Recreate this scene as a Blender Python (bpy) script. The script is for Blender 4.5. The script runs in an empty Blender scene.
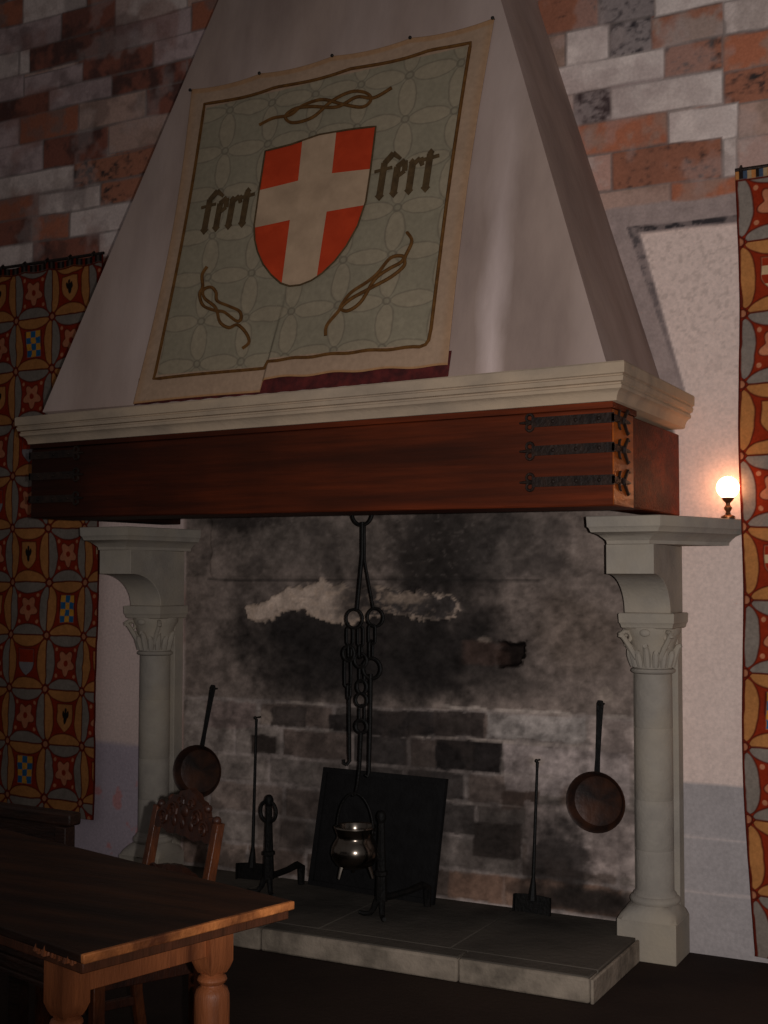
import bpy, bmesh, math, random
import numpy as np
from mathutils import Vector, Matrix
random.seed(7)
PI = math.pi
scn = bpy.context.scene
COL = scn.collection

# ------------------------------------------------------------------ colour helpers
def lin1(c):
    c = c / 255.0
    return c / 12.92 if c <= 0.04045 else ((c + 0.055) / 1.055) ** 2.4
def PC(r, g, b, f=2.6):
    return np.array([min(0.95, lin1(v) * f) for v in (r, g, b)])
def rgba(c):
    return (float(c[0]), float(c[1]), float(c[2]), 1.0)

# ------------------------------------------------------------------ numpy noise
def vnoise(x, y, seed):
    rng = np.random.RandomState(seed)
    T = rng.rand(256, 256)
    xi = np.floor(x).astype(int); yi = np.floor(y).astype(int)
    fx = x - xi; fy = y - yi
    fx = fx * fx * (3 - 2 * fx); fy = fy * fy * (3 - 2 * fy)
    a = T[xi % 256, yi % 256]; b = T[(xi + 1) % 256, yi % 256]
    c = T[xi % 256, (yi + 1) % 256]; d = T[(xi + 1) % 256, (yi + 1) % 256]
    return (a * (1 - fx) + b * fx) * (1 - fy) + (c * (1 - fx) + d * fx) * fy
def fbm(x, y, scale, seed, octv=4):
    s = 0; amp = 1; tot = 0
    for o in range(octv):
        s = s + amp * vnoise(x * scale * 2 ** o + 17.3 * o, y * scale * 2 ** o + 9.1 * o, seed + o)
        tot += amp; amp *= 0.55
    return s / tot
def sstep(a, b, x):
    t = np.clip((x - a) / (b - a), 0, 1)
    return t * t * (3 - 2 * t)

# ------------------------------------------------------------------ materials
def new_mat(name):
    m = bpy.data.materials.new(name); m.use_nodes = True
    nt = m.node_tree
    return m, nt, nt.nodes['Principled BSDF']
def mat(name, c1, c2=None, scale=6.0, stretch=(1, 1, 1), rough=0.8, metal=0.0, bump=0.0, bscale=40.0,
        c3=None, scale2=1.2, lo=0.35, hi=0.65, spec=0.3, coords='Object'):
    m, nt, b = new_mat(name)
    N = nt.nodes; L = nt.links
    b.inputs['Roughness'].default_value = rough
    b.inputs['Metallic'].default_value = metal
    b.inputs['Specular IOR Level'].default_value = spec
    tc = N.new('ShaderNodeTexCoord'); mp = N.new('ShaderNodeMapping')
    mp.inputs['Scale'].default_value = stretch
    L.new(tc.outputs[coords], mp.inputs['Vector'])
    if c2 is None: c2 = np.array(c1) * 0.7
    n1 = N.new('ShaderNodeTexNoise'); n1.inputs['Scale'].default_value = scale
    n1.inputs['Detail'].default_value = 6; n1.inputs['Roughness'].default_value = 0.6
    L.new(mp.outputs[0], n1.inputs['Vector'])
    r1 = N.new('ShaderNodeValToRGB')
    r1.color_ramp.elements[0].position = lo; r1.color_ramp.elements[0].color = rgba(c2)
    r1.color_ramp.elements[1].position = hi; r1.color_ramp.elements[1].color = rgba(c1)
    L.new(n1.outputs['Fac'], r1.inputs[0])
    out = r1.outputs[0]
    if c3 is not None:
        n2 = N.new('ShaderNodeTexNoise'); n2.inputs['Scale'].default_value = scale2
        n2.inputs['Detail'].default_value = 4
        L.new(mp.outputs[0], n2.inputs['Vector'])
        r2 = N.new('ShaderNodeValToRGB')
        r2.color_ramp.elements[0].position = 0.42; r2.color_ramp.elements[1].position = 0.68
        L.new(n2.outputs['Fac'], r2.inputs[0])
        mx = N.new('ShaderNodeMix'); mx.data_type = 'RGBA'
        L.new(r2.outputs[0], mx.inputs[0]); L.new(out, mx.inputs[6])
        mx.inputs[7].default_value = rgba(c3)
        out = mx.outputs[2]
    L.new(out, b.inputs['Base Color'])
    if bump > 0:
        n3 = N.new('ShaderNodeTexNoise'); n3.inputs['Scale'].default_value = bscale
        n3.inputs['Detail'].default_value = 5
        L.new(mp.outputs[0], n3.inputs['Vector'])
        bp = N.new('ShaderNodeBump'); bp.inputs['Strength'].default_value = bump
        bp.inputs['Distance'].default_value = 0.01
        L.new(n3.outputs['Fac'], bp.inputs['Height']); L.new(bp.outputs[0], b.inputs['Normal'])
    return m
def attr_mat(name, rough=0.9, bump=0.3, bscale=60, var=0.25, vscale=35, spec=0.15, weave=False):
    m, nt, b = new_mat(name)
    N = nt.nodes; L = nt.links
    b.inputs['Roughness'].default_value = rough
    b.inputs['Specular IOR Level'].default_value = spec
    at = N.new('ShaderNodeAttribute'); at.attribute_name = 'pattern'
    tc = N.new('ShaderNodeTexCoord')
    n = N.new('ShaderNodeTexNoise'); n.inputs['Scale'].default_value = vscale; n.inputs['Detail'].default_value = 6
    L.new(tc.outputs['Object'], n.inputs['Vector'])
    mr = N.new('ShaderNodeMapRange')
    mr.inputs['From Min'].default_value = 0.3; mr.inputs['From Max'].default_value = 0.7
    mr.inputs['To Min'].default_value = 1 - var; mr.inputs['To Max'].default_value = 1 + var * 0.6
    L.new(n.outputs['Fac'], mr.inputs['Value'])
    mx = N.new('ShaderNodeMix'); mx.data_type = 'RGBA'; mx.blend_type = 'MULTIPLY'; mx.inputs[0].default_value = 1
    L.new(at.outputs['Color'], mx.inputs[6]); L.new(mr.outputs[0], mx.inputs[7])
    L.new(mx.outputs[2], b.inputs['Base Color'])
    if weave:
        w = N.new('ShaderNodeTexWave'); w.inputs['Scale'].default_value = 120; w.bands_direction = 'Z'
        L.new(tc.outputs['Object'], w.inputs['Vector']); hsrc = w.outputs['Fac']
    else:
        n3 = N.new('ShaderNodeTexNoise'); n3.inputs['Scale'].default_value = bscale; n3.inputs['Detail'].default_value = 6
        L.new(tc.outputs['Object'], n3.inputs['Vector']); hsrc = n3.outputs['Fac']
    bp = N.new('ShaderNodeBump'); bp.inputs['Strength'].default_value = bump; bp.inputs['Distance'].default_value = 0.006
    L.new(hsrc, bp.inputs['Height']); L.new(bp.outputs[0], b.inputs['Normal'])
    return m

M = {}
M['wall'] = attr_mat('old_wall_stone', 0.95, 0.3, 80, 0.12, 70, 0.05)
M['tapestry'] = attr_mat('woven_tapestry', 0.95, 0.25, 60, 0.12, 90, 0.05, True)
M['banner'] = attr_mat('banner_cloth', 0.95, 0.2, 60, 0.10, 50, 0.05, True)
M['hood'] = mat('hood_plaster', PC(112, 96, 88), PC(92, 78, 72), 3.5, (1, 1, 0.3), 0.95, 0, 0.2, 30, PC(128, 113, 107), 1.3, 0.3, 0.7, 0.05)
def add_streak(m):
    # pale lime run-off down the right part of the hood
    nt = m.node_tree; N = nt.nodes; L = nt.links; b = N['Principled BSDF']
    tc = N.new('ShaderNodeTexCoord'); sx = N.new('ShaderNodeSeparateXYZ'); L.new(tc.outputs['Object'], sx.inputs[0])
    mp = N.new('ShaderNodeMapping'); mp.inputs['Scale'].default_value = (5, 1, 1.6); L.new(tc.outputs['Object'], mp.inputs[0])
    n = N.new('ShaderNodeTexNoise'); n.inputs['Scale'].default_value = 2.0; n.inputs['Detail'].default_value = 5; L.new(mp.outputs[0], n.inputs['Vector'])
    def m_(op, a, c):
        k = N.new('ShaderNodeMath'); k.operation = op
        for q, v in enumerate((a, c)):
            if hasattr(v, 'links'): L.new(v, k.inputs[q])
            else: k.inputs[q].default_value = v
        return k.outputs[0]
    x = m_('ADD', sx.outputs['X'], 1.93)
    x = m_('ADD', x, m_('MULTIPLY', m_('SUBTRACT', n.outputs['Fac'], .5), .10))
    g = m_('SUBTRACT', 1.0, m_('DIVIDE', m_('ABSOLUTE', x, 0), .075))
    mr = N.new('ShaderNodeMapRange'); mr.inputs['From Min'].default_value = 3.75; mr.inputs['From Max'].default_value = 2.5; L.new(sx.outputs['Z'], mr.inputs['Value'])
    f = m_('MULTIPLY', m_('MAXIMUM', g, 0.0), m_('MULTIPLY', mr.outputs[0], .55))
    old = b.inputs['Base Color'].links[0].from_socket
    mx = N.new('ShaderNodeMix'); mx.data_type = 'RGBA'; L.new(f, mx.inputs[0]); L.new(old, mx.inputs[6]); mx.inputs[7].default_value = rgba(PC(158, 142, 138))
    L.new(mx.outputs[2], b.inputs['Base Color'])
add_streak(M['hood'])
M['lime'] = mat('pale_limestone', PC(110, 103, 95), PC(95, 89, 83), 9, (1, 1, 1), 0.9, 0, 0.25, 70, PC(116, 106, 93), 2.5, 0.3, 0.7, 0.08)
M['cornice'] = mat('cornice_limestone', PC(120, 105, 90), PC(100, 88, 76), 8, (0.5, 1, 1), 0.9, 0, 0.25, 70, PC(126, 108, 88), 2.0, 0.3, 0.7, 0.08)
M['beam'] = mat('sooty_beam_oak', PC(84, 32, 12), PC(50, 19, 8), 5, (0.35, 3, 6), 0.6, 0, 0.5, 18, PC(36, 15, 8), 1.1, 0.3, 0.7, 0.10)
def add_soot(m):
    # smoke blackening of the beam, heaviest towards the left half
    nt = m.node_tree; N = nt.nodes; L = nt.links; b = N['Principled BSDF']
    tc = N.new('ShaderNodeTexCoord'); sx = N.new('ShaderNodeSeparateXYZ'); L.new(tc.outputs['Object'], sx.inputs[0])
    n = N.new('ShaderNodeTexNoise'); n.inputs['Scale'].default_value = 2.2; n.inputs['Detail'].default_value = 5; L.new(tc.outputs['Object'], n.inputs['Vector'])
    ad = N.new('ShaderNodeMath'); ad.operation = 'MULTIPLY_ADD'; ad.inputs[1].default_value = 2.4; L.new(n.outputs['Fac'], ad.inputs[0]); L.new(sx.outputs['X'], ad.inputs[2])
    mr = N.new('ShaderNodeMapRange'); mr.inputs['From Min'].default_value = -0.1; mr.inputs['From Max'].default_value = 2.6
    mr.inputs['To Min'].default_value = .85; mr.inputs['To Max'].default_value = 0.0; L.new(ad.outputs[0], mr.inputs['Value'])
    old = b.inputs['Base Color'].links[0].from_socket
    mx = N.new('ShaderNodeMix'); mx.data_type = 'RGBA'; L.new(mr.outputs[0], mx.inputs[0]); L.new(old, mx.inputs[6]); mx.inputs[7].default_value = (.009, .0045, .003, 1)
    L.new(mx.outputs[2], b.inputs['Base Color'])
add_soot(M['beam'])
M['beam_end'] = mat('polished_end_grain', PC(146, 74, 18), PC(100, 46, 12), 7, (2, 1, 4), 0.42, 0, 0.35, 14, PC(74, 34, 10), 3, 0.3, 0.7, 0.15)
M['iron'] = mat('black_iron', (0.009, 0.007, 0.006), (0.004, 0.0035, 0.003), 30, rough=0.6, metal=0.0, bump=0.4, bscale=60, spec=0.2)
M['strap'] = mat('rusty_dark_iron', (0.035, 0.018, 0.012), (0.014, 0.008, 0.006), 25, rough=0.55, metal=0.3, bump=0.4, bscale=60, spec=0.3)
M['plate'] = mat('cast_iron_plate', (0.010, 0.009, 0.009), (0.006, 0.005, 0.005), 14, rough=0.8, metal=0.0, bump=0.4, bscale=50, spec=0.2)
M['copper'] = mat('tarnished_copper', PC(32, 18, 12), PC(17, 11, 9), 14, rough=0.5, metal=0.2, bump=0.35, bscale=25, c3=PC(48, 26, 15), scale2=9, spec=0.4)
M['pot'] = mat('polished_pot_metal', (0.30, 0.26, 0.22), (0.18, 0.14, 0.11), 8, rough=0.22, metal=1.0)
M['brass'] = mat('lamp_brass', (0.28, 0.12, 0.05), (0.14, 0.06, 0.03), 20, rough=0.4, metal=0.7)
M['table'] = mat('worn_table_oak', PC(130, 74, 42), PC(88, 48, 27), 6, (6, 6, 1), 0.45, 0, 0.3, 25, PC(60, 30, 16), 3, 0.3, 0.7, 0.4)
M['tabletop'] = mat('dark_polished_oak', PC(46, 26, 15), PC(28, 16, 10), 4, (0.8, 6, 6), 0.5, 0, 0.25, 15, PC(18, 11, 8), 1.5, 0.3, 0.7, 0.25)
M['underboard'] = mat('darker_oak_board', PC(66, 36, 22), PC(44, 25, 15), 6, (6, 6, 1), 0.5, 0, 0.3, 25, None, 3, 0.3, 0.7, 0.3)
M['shaded_side'] = mat('shaded_oak', PC(40, 22, 14), PC(24, 14, 9), 6, (1, 6, 6), 0.5, 0, 0.3, 25, None, 3, 0.3, 0.7, 0.3)  # table oak with the shade of the near long side put into its colour
M['tableedge'] = mat('worn_light_edge', PC(166, 100, 54), PC(112, 62, 32), 9, (2, 2, 2), 0.5, 0, 0.4, 40, PC(66, 34, 18), 5, 0.3, 0.7, 0.35)
M['chair'] = mat('dark_carved_oak', PC(46, 21, 10), PC(24, 11, 7), 9, (4, 4, 1), 0.45, 0, 0.3, 40, None, 1, 0.3, 0.7, 0.4)
M['post'] = mat('polished_chair_post', PC(74, 36, 14), PC(34, 16, 8), 9, (4, 4, 1), 0.4, 0, 0.3, 40, None, 1, 0.3, 0.7, 0.4)
M['bench'] = mat('near_black_oak', PC(34, 19, 12), PC(20, 11, 8), 8, (1, 5, 5), 0.5, 0, 0.3, 30, spec=0.3)
M['floor'] = mat('dark_floor', PC(33, 25, 21), PC(24, 18, 16), 3, (1, 1, 1), 0.9, 0, 0.3, 40, PC(38, 29, 24), 0.8, 0.3, 0.7, 0.1)
M['hearth'] = mat('hearth_slate', PC(50, 46, 42), PC(34, 31, 28), 5, (1, 1, 1), 0.9, 0, 0.4, 35, PC(62, 56, 50), 1.2, 0.3, 0.7, 0.1)
M['kerb'] = mat('hearth_kerb_stone', PC(100, 90, 79), PC(64, 57, 50), 14, (1, 1, 1), 0.9, 0, 0.5, 45, PC(116, 104, 92), 5, 0.3, 0.7, 0.15)
M['backing'] = mat('dark_red_backing', PC(60, 18, 16), PC(36, 10, 10), 20, rough=0.9)
M['red'] = mat('faded_red_cloth', PC(128, 41, 20), PC(112, 33, 16), 12, rough=0.95, c3=PC(118, 37, 18), scale2=5, spec=0.05)
M['cross'] = mat('cream_cloth', PC(122, 101, 82), PC(106, 87, 70), 7, rough=0.95, spec=0.05)
M['thread'] = mat('dark_brown_stitching', PC(58, 44, 28), PC(44, 33, 21), 30, rough=0.95, spec=0.05)
M['cord'] = mat('brown_cord_stitching', PC(70, 46, 22), PC(54, 34, 16), 30, rough=0.95, spec=0.05)
M['nail'] = mat('nail_iron', (0.03, 0.025, 0.02), (0.015, 0.012, 0.01), 40, rough=0.5, metal=0.5)

def sag(p):
    # the old beam sags: its left end is a little lower and thinner
    t = min(1.0, max(0.0, (-1.42 - p[0]) / 2.84))
    return (p[0], p[1], p[2] + t * (.012 - .040 * (p[2] - 1.868) / .387))

# ------------------------------------------------------------------ mesh builder
class MB:
    def __init__(s): s.v = []; s.f = []
    def add(s, vs, fs):
        o = len(s.v); s.v += [tuple(map(float, v)) for v in vs]; s.f += [tuple(i + o for i in f) for f in fs]; return s
    def box(s, x0, x1, y0, y1, z0, z1, fn=None):
        vs = [(x, y, z) for z in (z0, z1) for y in (y0, y1) for x in (x0, x1)]
        if fn: vs = [fn(v) for v in vs]
        return s.add(vs, [(0, 2, 3, 1), (4, 5, 7, 6), (0, 1, 5, 4), (2, 6, 7, 3), (0, 4, 6, 2), (1, 3, 7, 5)])
    def loft(s, rings, cap=True):
        n = len(rings[0]); vs = [p for r in rings for p in r]; fs = []
        for k in range(len(rings) - 1):
            for i in range(n):
                j = (i + 1) % n
                fs.append((k * n + i, k * n + j, (k + 1) * n + j, (k + 1) * n + i))
        if cap:
            fs.append(tuple(range(n - 1, -1, -1))); fs.append(tuple((len(rings) - 1) * n + i for i in range(n)))
        return s.add(vs, fs)
    def lathe(s, prof, c=(0, 0, 0), n=28, cap=True, fn=None):
        rings = []
        for r, z in prof:
            rings.append([(c[0] + r * math.cos(2 * PI * i / n), c[1] + r * math.sin(2 * PI * i / n), c[2] + z) for i in range(n)])
        if fn: rings = [[fn(p) for p in r] for r in rings]
        return s.loft(rings, cap)
    def tube(s, pts, r, n=8, closed=False, cap=True):
        pts = [Vector(p) for p in pts]; m = len(pts)
        rs = r if isinstance(r, (list, tuple)) else [r] * m
        tang = []
        for i in range(m):
            if closed: t = pts[(i + 1) % m] - pts[i - 1]
            else: t = pts[min(i + 1, m - 1)] - pts[max(i - 1, 0)]
            tang.append(t.normalized())
        up = Vector((0, 0, 1))
        if abs(tang[0].dot(up)) > 0.9: up = Vector((0, 1, 0))
        nrm = (up - tang[0] * up.dot(tang[0])).normalized()
        rings = []
        for i in range(m):
            nrm = (nrm - tang[i] * nrm.dot(tang[i]))
            if nrm.length < 1e-6: nrm = tang[i].orthogonal()
            nrm.normalize(); bn = tang[i].cross(nrm)
            rings.append([pts[i] + (nrm * math.cos(2 * PI * k / n) + bn * math.sin(2 * PI * k / n)) * rs[i] for k in range(n)])
        if closed:
            rings.append(rings[0])
            return s.loft(rings, False)
        return s.loft(rings, cap)
    def prism(s, poly, fn, d0, d1):
        """poly: 2-D outline, fn(a, b, d) -> 3-D"""
        n = len(poly)
        vs = [fn(a, b, d0) for a, b in poly] + [fn(a, b, d1) for a, b in poly]
        fs = [tuple(range(n - 1, -1, -1)), tuple(range(n, 2 * n))]
        for i in range(n):
            j = (i + 1) % n
            fs.append((i, j, n + j, n + i))
        return s.add(vs, fs)
    def torus(s, c, R, r, axis='y', n=24, k=8, sx=1, sz=1):
        pts = []
        for i in range(n):
            a = 2 * PI * i / n
            u, w = R * sx * math.cos(a), R * sz * math.sin(a)
            pts.append({'y': (c[0] + u, c[1], c[2] + w), 'z': (c[0] + u, c[1] + w, c[2]), 'x': (c[0], c[1] + u, c[2] + w)}[axis])
        return s.tube(pts, r, k, True)
    def ball(s, c, r, n=12, sq=(1, 1, 1)):
        prof = [(max(1e-4, math.sin(PI * i / n)), -math.cos(PI * i / n)) for i in range(n + 1)]
        return s.lathe(prof, (0, 0, 0), n * 2, False, lambda p: (c[0] + p[0] * r * sq[0], c[1] + p[1] * r * sq[1], c[2] + p[2] * r * sq[2]))
    def build(s, name, material, parent=None, smooth=True, bevel=0, angle=35, solid=0):
        o0 = Vector(parent['_o']) if parent is not None and '_o' in parent else Vector((0, 0, 0))
        me = bpy.data.meshes.new(name)
        me.from_pydata([(v[0] - o0[0], v[1] - o0[1], v[2] - o0[2]) for v in s.v], [], s.f)
        bm = bmesh.new(); bm.from_mesh(me); bmesh.ops.remove_doubles(bm, verts=bm.verts, dist=1e-5)
        bmesh.ops.recalc_face_normals(bm, faces=bm.faces); bm.to_mesh(me); bm.free()
        me.materials.append(material)
        if smooth:
            me.shade_smooth(); me.set_sharp_from_angle(angle=math.radians(angle))
        o = bpy.data.objects.new(name, me); COL.objects.link(o)
        if parent is not None: o.parent = parent
        if bevel:
            b = o.modifiers.new('bevel', 'BEVEL'); b.width = bevel; b.segments = 2; b.limit_method = 'ANGLE'
        if solid:
            b = o.modifiers.new('thickness', 'SOLIDIFY'); b.thickness = solid; b.offset = -1
        return o
def tag(o, label, cat, group=None):
    o['label'] = label; o['category'] = cat
    if group: o['group'] = group
    return o
def thing(name, loc, label, cat, rz=0, group=None, local=False):
    """Empty at the thing's base; parts are given in world axes (local=False) or in the thing's own axes"""
    o = bpy.data.objects.new(name, None); COL.objects.link(o)
    o.location = loc; o.rotation_euler = (0, 0, rz); o.empty_display_size = 0.1
    if not local: o['_o'] = tuple(loc)
    return tag(o, label, cat, group)
def copy_tree(o, parent=None):
    c = o.copy(); COL.objects.link(c)
    if parent is not None: c.parent = parent
    for ch in list(o.children): copy_tree(ch, c)
    return c
def structure(o):
    o['kind'] = 'structure'; return o

def grid_mesh(name, nx, nz, P, colors, material, parent=None, extra=None, o0=(0, 0, 0)):
    """P: (nz, nx, 3) points, colours (nz, nx, 3) linear"""
    me = bpy.data.meshes.new(name)
    V = P.reshape(-1, 3) - np.array(o0)
    idx = np.arange(nx * nz).reshape(nz, nx)
    F = np.stack([idx[:-1, :-1], idx[:-1, 1:], idx[1:, 1:], idx[1:, :-1]], -1).reshape(-1, 4)
    C = colors.reshape(-1, 3)
    if extra is not None:
        ev, ef, ec = extra
        F = np.concatenate([F, np.array(ef) + len(V)]); V = np.concatenate([V, np.array(ev) - np.array(o0)]); C = np.concatenate([C, np.array(ec)])
    me.vertices.add(len(V)); me.vertices.foreach_set('co', V.astype(np.float32).ravel())
    me.loops.add(F.size); me.loops.foreach_set('vertex_index', F.astype(np.int32).ravel())
    me.polygons.add(len(F)); me.polygons.foreach_set('loop_start', (np.arange(len(F)) * 4).astype(np.int32))
    me.polygons.foreach_set('loop_total', np.full(len(F), 4, np.int32))
    me.update(calc_edges=True)
    a = me.color_attributes.new('pattern', 'FLOAT_COLOR', 'POINT')
    a.data.foreach_set('color', np.concatenate([C, np.ones((len(C), 1))], 1).astype(np.float32).ravel())
    me.materials.append(material); me.shade_smooth(); me.validate()
    o = bpy.data.objects.new(name, me); COL.objects.link(o)
    if parent is not None: o.parent = parent
    return o

# ================================================================== SETTING
YW = 5.53        # plane of the chimney wall
HH = 0.10        # hearth height

# ---- the wall: real courses of stone, plaster panels and the sooted fireback
def build_wall():
    x0, x1, z0, z1, st = -6.2, -0.6, -0.03, 5.37, 0.008
    nx = int(round((x1 - x0) / st)) + 1; nz = int(round((z1 - z0) / st)) + 1
    xs = np.linspace(x0, x1, nx); zs = np.linspace(z0, z1, nz)
    X, Z = np.meshgrid(xs, zs)
    wob = (fbm(X, Z, 3, 5, 3) - 0.5) * 0.016
    Xw = X + wob; Zw = Z + (fbm(X, Z, 2.5, 9, 3) - 0.5) * 0.022
    Cc = np.zeros(X.shape + (3,)) + PC(122, 108, 102)
    H = np.zeros(X.shape)
    n_f = fbm(X, Z, 22, 31, 4); n_m = fbm(X, Z, 8, 41, 4); n_l = fbm(X, Z, 2.2, 51, 4); n_s = fbm(X, Z * 1.6, 34, 61, 3)
    def mix(mask, col):
        mm = mask[..., None]; Cc[:] = Cc * (1 - mm) + np.asarray(col) * mm
    types = {'pale': ((150, 136, 130), (132, 118, 112), .58), 'white': ((158, 145, 139), (144, 130, 125), .6),
             'pink': ((128, 99, 89), (134, 115, 107), .5), 'tan': ((128, 104, 94), (108, 88, 78), .5),
             'rust': ((116, 70, 53), (98, 74, 66), .5), 'drust': ((96, 58, 48), (62, 42, 38), .5),
             'orange': ((126, 76, 56), (116, 88, 76), .55), 'rustpale': ((116, 76, 60), (118, 100, 92), .5),
             'speck': ((104, 94, 92), (40, 36, 38), .53), 'rustblk': ((112, 72, 56), (40, 34, 33), .57),
             'grey': ((132, 114, 112), (114, 97, 95), .5)}
    def block(bx0, bx1, bz0, bz1, ty, soft=0.003):
        m = ((sstep(bx0 - soft, bx0 + soft, Xw)) * (1 - sstep(bx1 - soft, bx1 + soft, Xw)) *
             sstep(bz0 - soft, bz0 + soft, Zw) * (1 - sstep(bz1 - soft, bz1 + soft, Zw)))
        a, b, th = types[ty]
        k = random.uniform(.92, 1.07)
        off = random.uniform(-.05, .05)
        if ty in ('speck', 'rustblk'): t = sstep(th + off - .09, th + off + .13, n_s * .45 + n_m * .35 + n_f * .2)
        else: t = sstep(th + off - .10, th + off + .10, n_m * .7 + n_f * .3)
        col = PC(*a) * k * (1 - t[..., None]) + PC(*b) * k * t[..., None]
        mix(m, col)
        e = np.minimum(np.minimum(Xw - bx0, bx1 - Xw), np.minimum(Zw - bz0, bz1 - Zw))
        inside = m > .5
        H[inside] = random.uniform(0, .004) + .003 * np.clip(e[inside] / .012, 0, 1)
        jt = m * (1 - sstep(.003, .009, e)) * .75
        mix(jt, PC(80, 72, 69))
    courses = [5.40, 5.20, 5.02, 4.86, 4.70, 4.555, 4.42, 4.30, 4.14, 3.965, 3.82, 3.685, 3.535, 3.39, 3.24, 3.09, 2.94]
    pool = ['pale', 'grey', 'pink', 'rust', 'drust', 'pale', 'rustpale', 'grey', 'tan']
    for k in range(len(courses) - 1):
        x = x0 - random.uniform(0, .3)
        while x < x1:
            w = random.uniform(.24, .5)
            block(x, x + w, courses[k + 1], courses[k], random.choice(pool)); x += w
    B = [  # right of the hood
        (-2.3, -2.08, 4.13, 4.30, 'pale'), (-2.08, -1.78, 4.13, 4.32, 'rustblk'), (-1.78, -1.52, 4.13, 4.32, 'speck'), (-1.52, -1.0, 4.12, 4.32, 'white'),
        (-2.2, -1.94, 3.97, 4.13, 'tan'), (-1.94, -1.73, 3.97, 4.13, 'white'), (-1.73, -1.535, 3.97, 4.13, 'speck'), (-1.535, -1.217, 3.97, 4.12, 'rustpale'), (-1.217, -.7, 3.97, 4.12, 'pale'),
        (-2.1, -1.48, 3.835, 3.975, 'white'), (-1.48, -1.226, 3.83, 3.97, 'rustblk'), (-1.226, -.8, 3.81, 3.965, 'orange'),
        (-2.1, -1.905, 3.68, 3.835, 'pink'), (-1.905, -1.726, 3.68, 3.835, 'speck'), (-1.726, -1.222, 3.68, 3.83, 'white'), (-1.222, -.8, 3.66, 3.81, 'rustblk'),
        (-2.1, -1.466, 3.53, 3.68, 'orange'), (-1.466, -1.16, 3.52, 3.675, 'white'), (-1.16, -.7, 3.51, 3.665, 'tan'),
        (-2.0, -1.725, 3.355, 3.53, 'pink'), (-1.725, -1.225, 3.35, 3.53, 'rustblk'), (-1.225, -1.165, 3.35, 3.52, 'pale'), (-1.165, -.7, 3.35, 3.51, 'pink'),
        (-2.0, -1.457, 3.24, 3.355, 'tan'), (-1.457, -.7, 3.24, 3.35, 'orange'),
        # left of the hood
        (-5.5, -5.0, 4.70, 4.86, 'grey'), (-5.0, -4.6, 4.70, 4.86, 'drust'), (-4.6, -4.1, 4.70, 4.86, 'pale'),
        (-5.24, -4.6, 4.555, 4.70, 'drust'), (-4.6, -4.08, 4.56, 4.70, 'grey'), (-4.08, -3.7, 4.56, 4.72, 'rust'),
        (-5.6, -5.28, 4.42, 4.555, 'grey'), (-5.28, -4.83, 4.42, 4.535, 'grey'), (-4.83, -4.33, 4.42, 4.56, 'drust'), (-4.33, -3.8, 4.42, 4.56, 'grey'),
        (-5.6, -5.08, 4.30, 4.42, 'drust'), (-5.08, -4.62, 4.30, 4.42, 'grey'), (-4.62, -4.1, 4.30, 4.42, 'drust'), (-4.1, -3.8, 4.3, 4.42, 'drust'),
        (-5.7, -5.31, 4.14, 4.30, 'grey'), (-5.31, -4.86, 4.14, 4.30, 'rust'), (-4.855, -4.38, 4.145, 4.30, 'tan'), (-4.38, -3.9, 4.14, 4.30, 'drust'),
        (-5.6, -5.12, 3.96, 4.14, 'grey'), (-5.12, -4.65, 3.96, 4.14, 'drust'), (-4.645, -4.21, 3.98, 4.145, 'tan'), (-4.21, -3.9, 3.97, 4.14, 'grey'),
        (-5.46, -4.89, 3.825, 3.96, 'pale'), (-4.89, -4.2, 3.825, 3.97, 'rustblk'), (-5.9, -5.46, 3.82, 3.96, 'rust'),
        (-5.7, -5.15, 3.69, 3.825, 'rust'), (-5.15, -4.69, 3.69, 3.815, 'pale'), (-4.69, -4.2, 3.69, 3.82, 'rustblk'),
        (-5.7, -5.2, 3.54, 3.69, 'drust'), (-5.2, -4.915, 3.54, 3.69, 'rust'), (-4.915, -4.4, 3.54, 3.69, 'pale'),
        (-5.7, -5.19, 3.39, 3.54, 'pale'), (-5.19, -4.7, 3.39, 3.54, 'drust'), (-4.7, -4.3, 3.39, 3.54, 'white')]
    for b in B: block(*b)
    # rust bleeding across the joints, worn dark patches
    lft = 1 - .75 * sstep(-3.2, -2.8, X)
    mix(lft * sstep(.52, .66, fbm(X, Z, 3.5, 71, 4)) * .40, PC(98, 60, 48)); mix(lft * sstep(.58, .70, fbm(X, Z, 4.5, 81, 4)) * .40, PC(52, 41, 39))
    mix(sstep(.55, .68, fbm(X, Z, 5, 86, 4)) * .35, PC(122, 108, 104))
    # pale plaster panel right of the hood and the worn painted frame round it
    right = sstep(-1.80, -1.79, X)
    pl_col = PC(156, 138, 130)[None, None] * (0.96 + .06 * n_m[..., None])
    mix(right * (1 - sstep(3.262, 3.275, Z + (n_m - .5) * .03)), PC(112, 98, 94)[None, None] * (0.8 + .4 * n_f[..., None]))
    fx = np.minimum(-1.600 + (3.147 - Z) * 0.268, -1.405)
    fx = np.where(Z < 2.3, -1.47, fx)
    bx_ = np.minimum(-1.655 + (3.169 - Z) * 0.322, -1.41)
    panel = sstep(0, .006, X - fx) * (1 - sstep(3.142, 3.148, Z + (X + 1.6) * .02)) * right
    mix(panel, pl_col)
    H[panel > .5] = -.006
    dark = np.clip(1.0 - (3.147 - Z) / .75, 0, 1) ** .7
    lf = sstep(-.004, .004, X - bx_) * (1 - sstep(-.006, .0, X - fx)) * (1 - sstep(3.18, 3.186, Z))
    mix(lf * dark * right * (.35 + .5 * sstep(.4, .6, n_s)), PC(46, 42, 44))
    tf = sstep(3.150, 3.155, Z + (X + 1.6) * .02) * (1 - sstep(3.176, 3.182, Z + (X + 1.6) * .02)) * sstep(-1.62, -1.61, X)
    mix(tf * (.5 + .5 * sstep(.4, .58, n_s)), PC(40, 36, 37))
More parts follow.
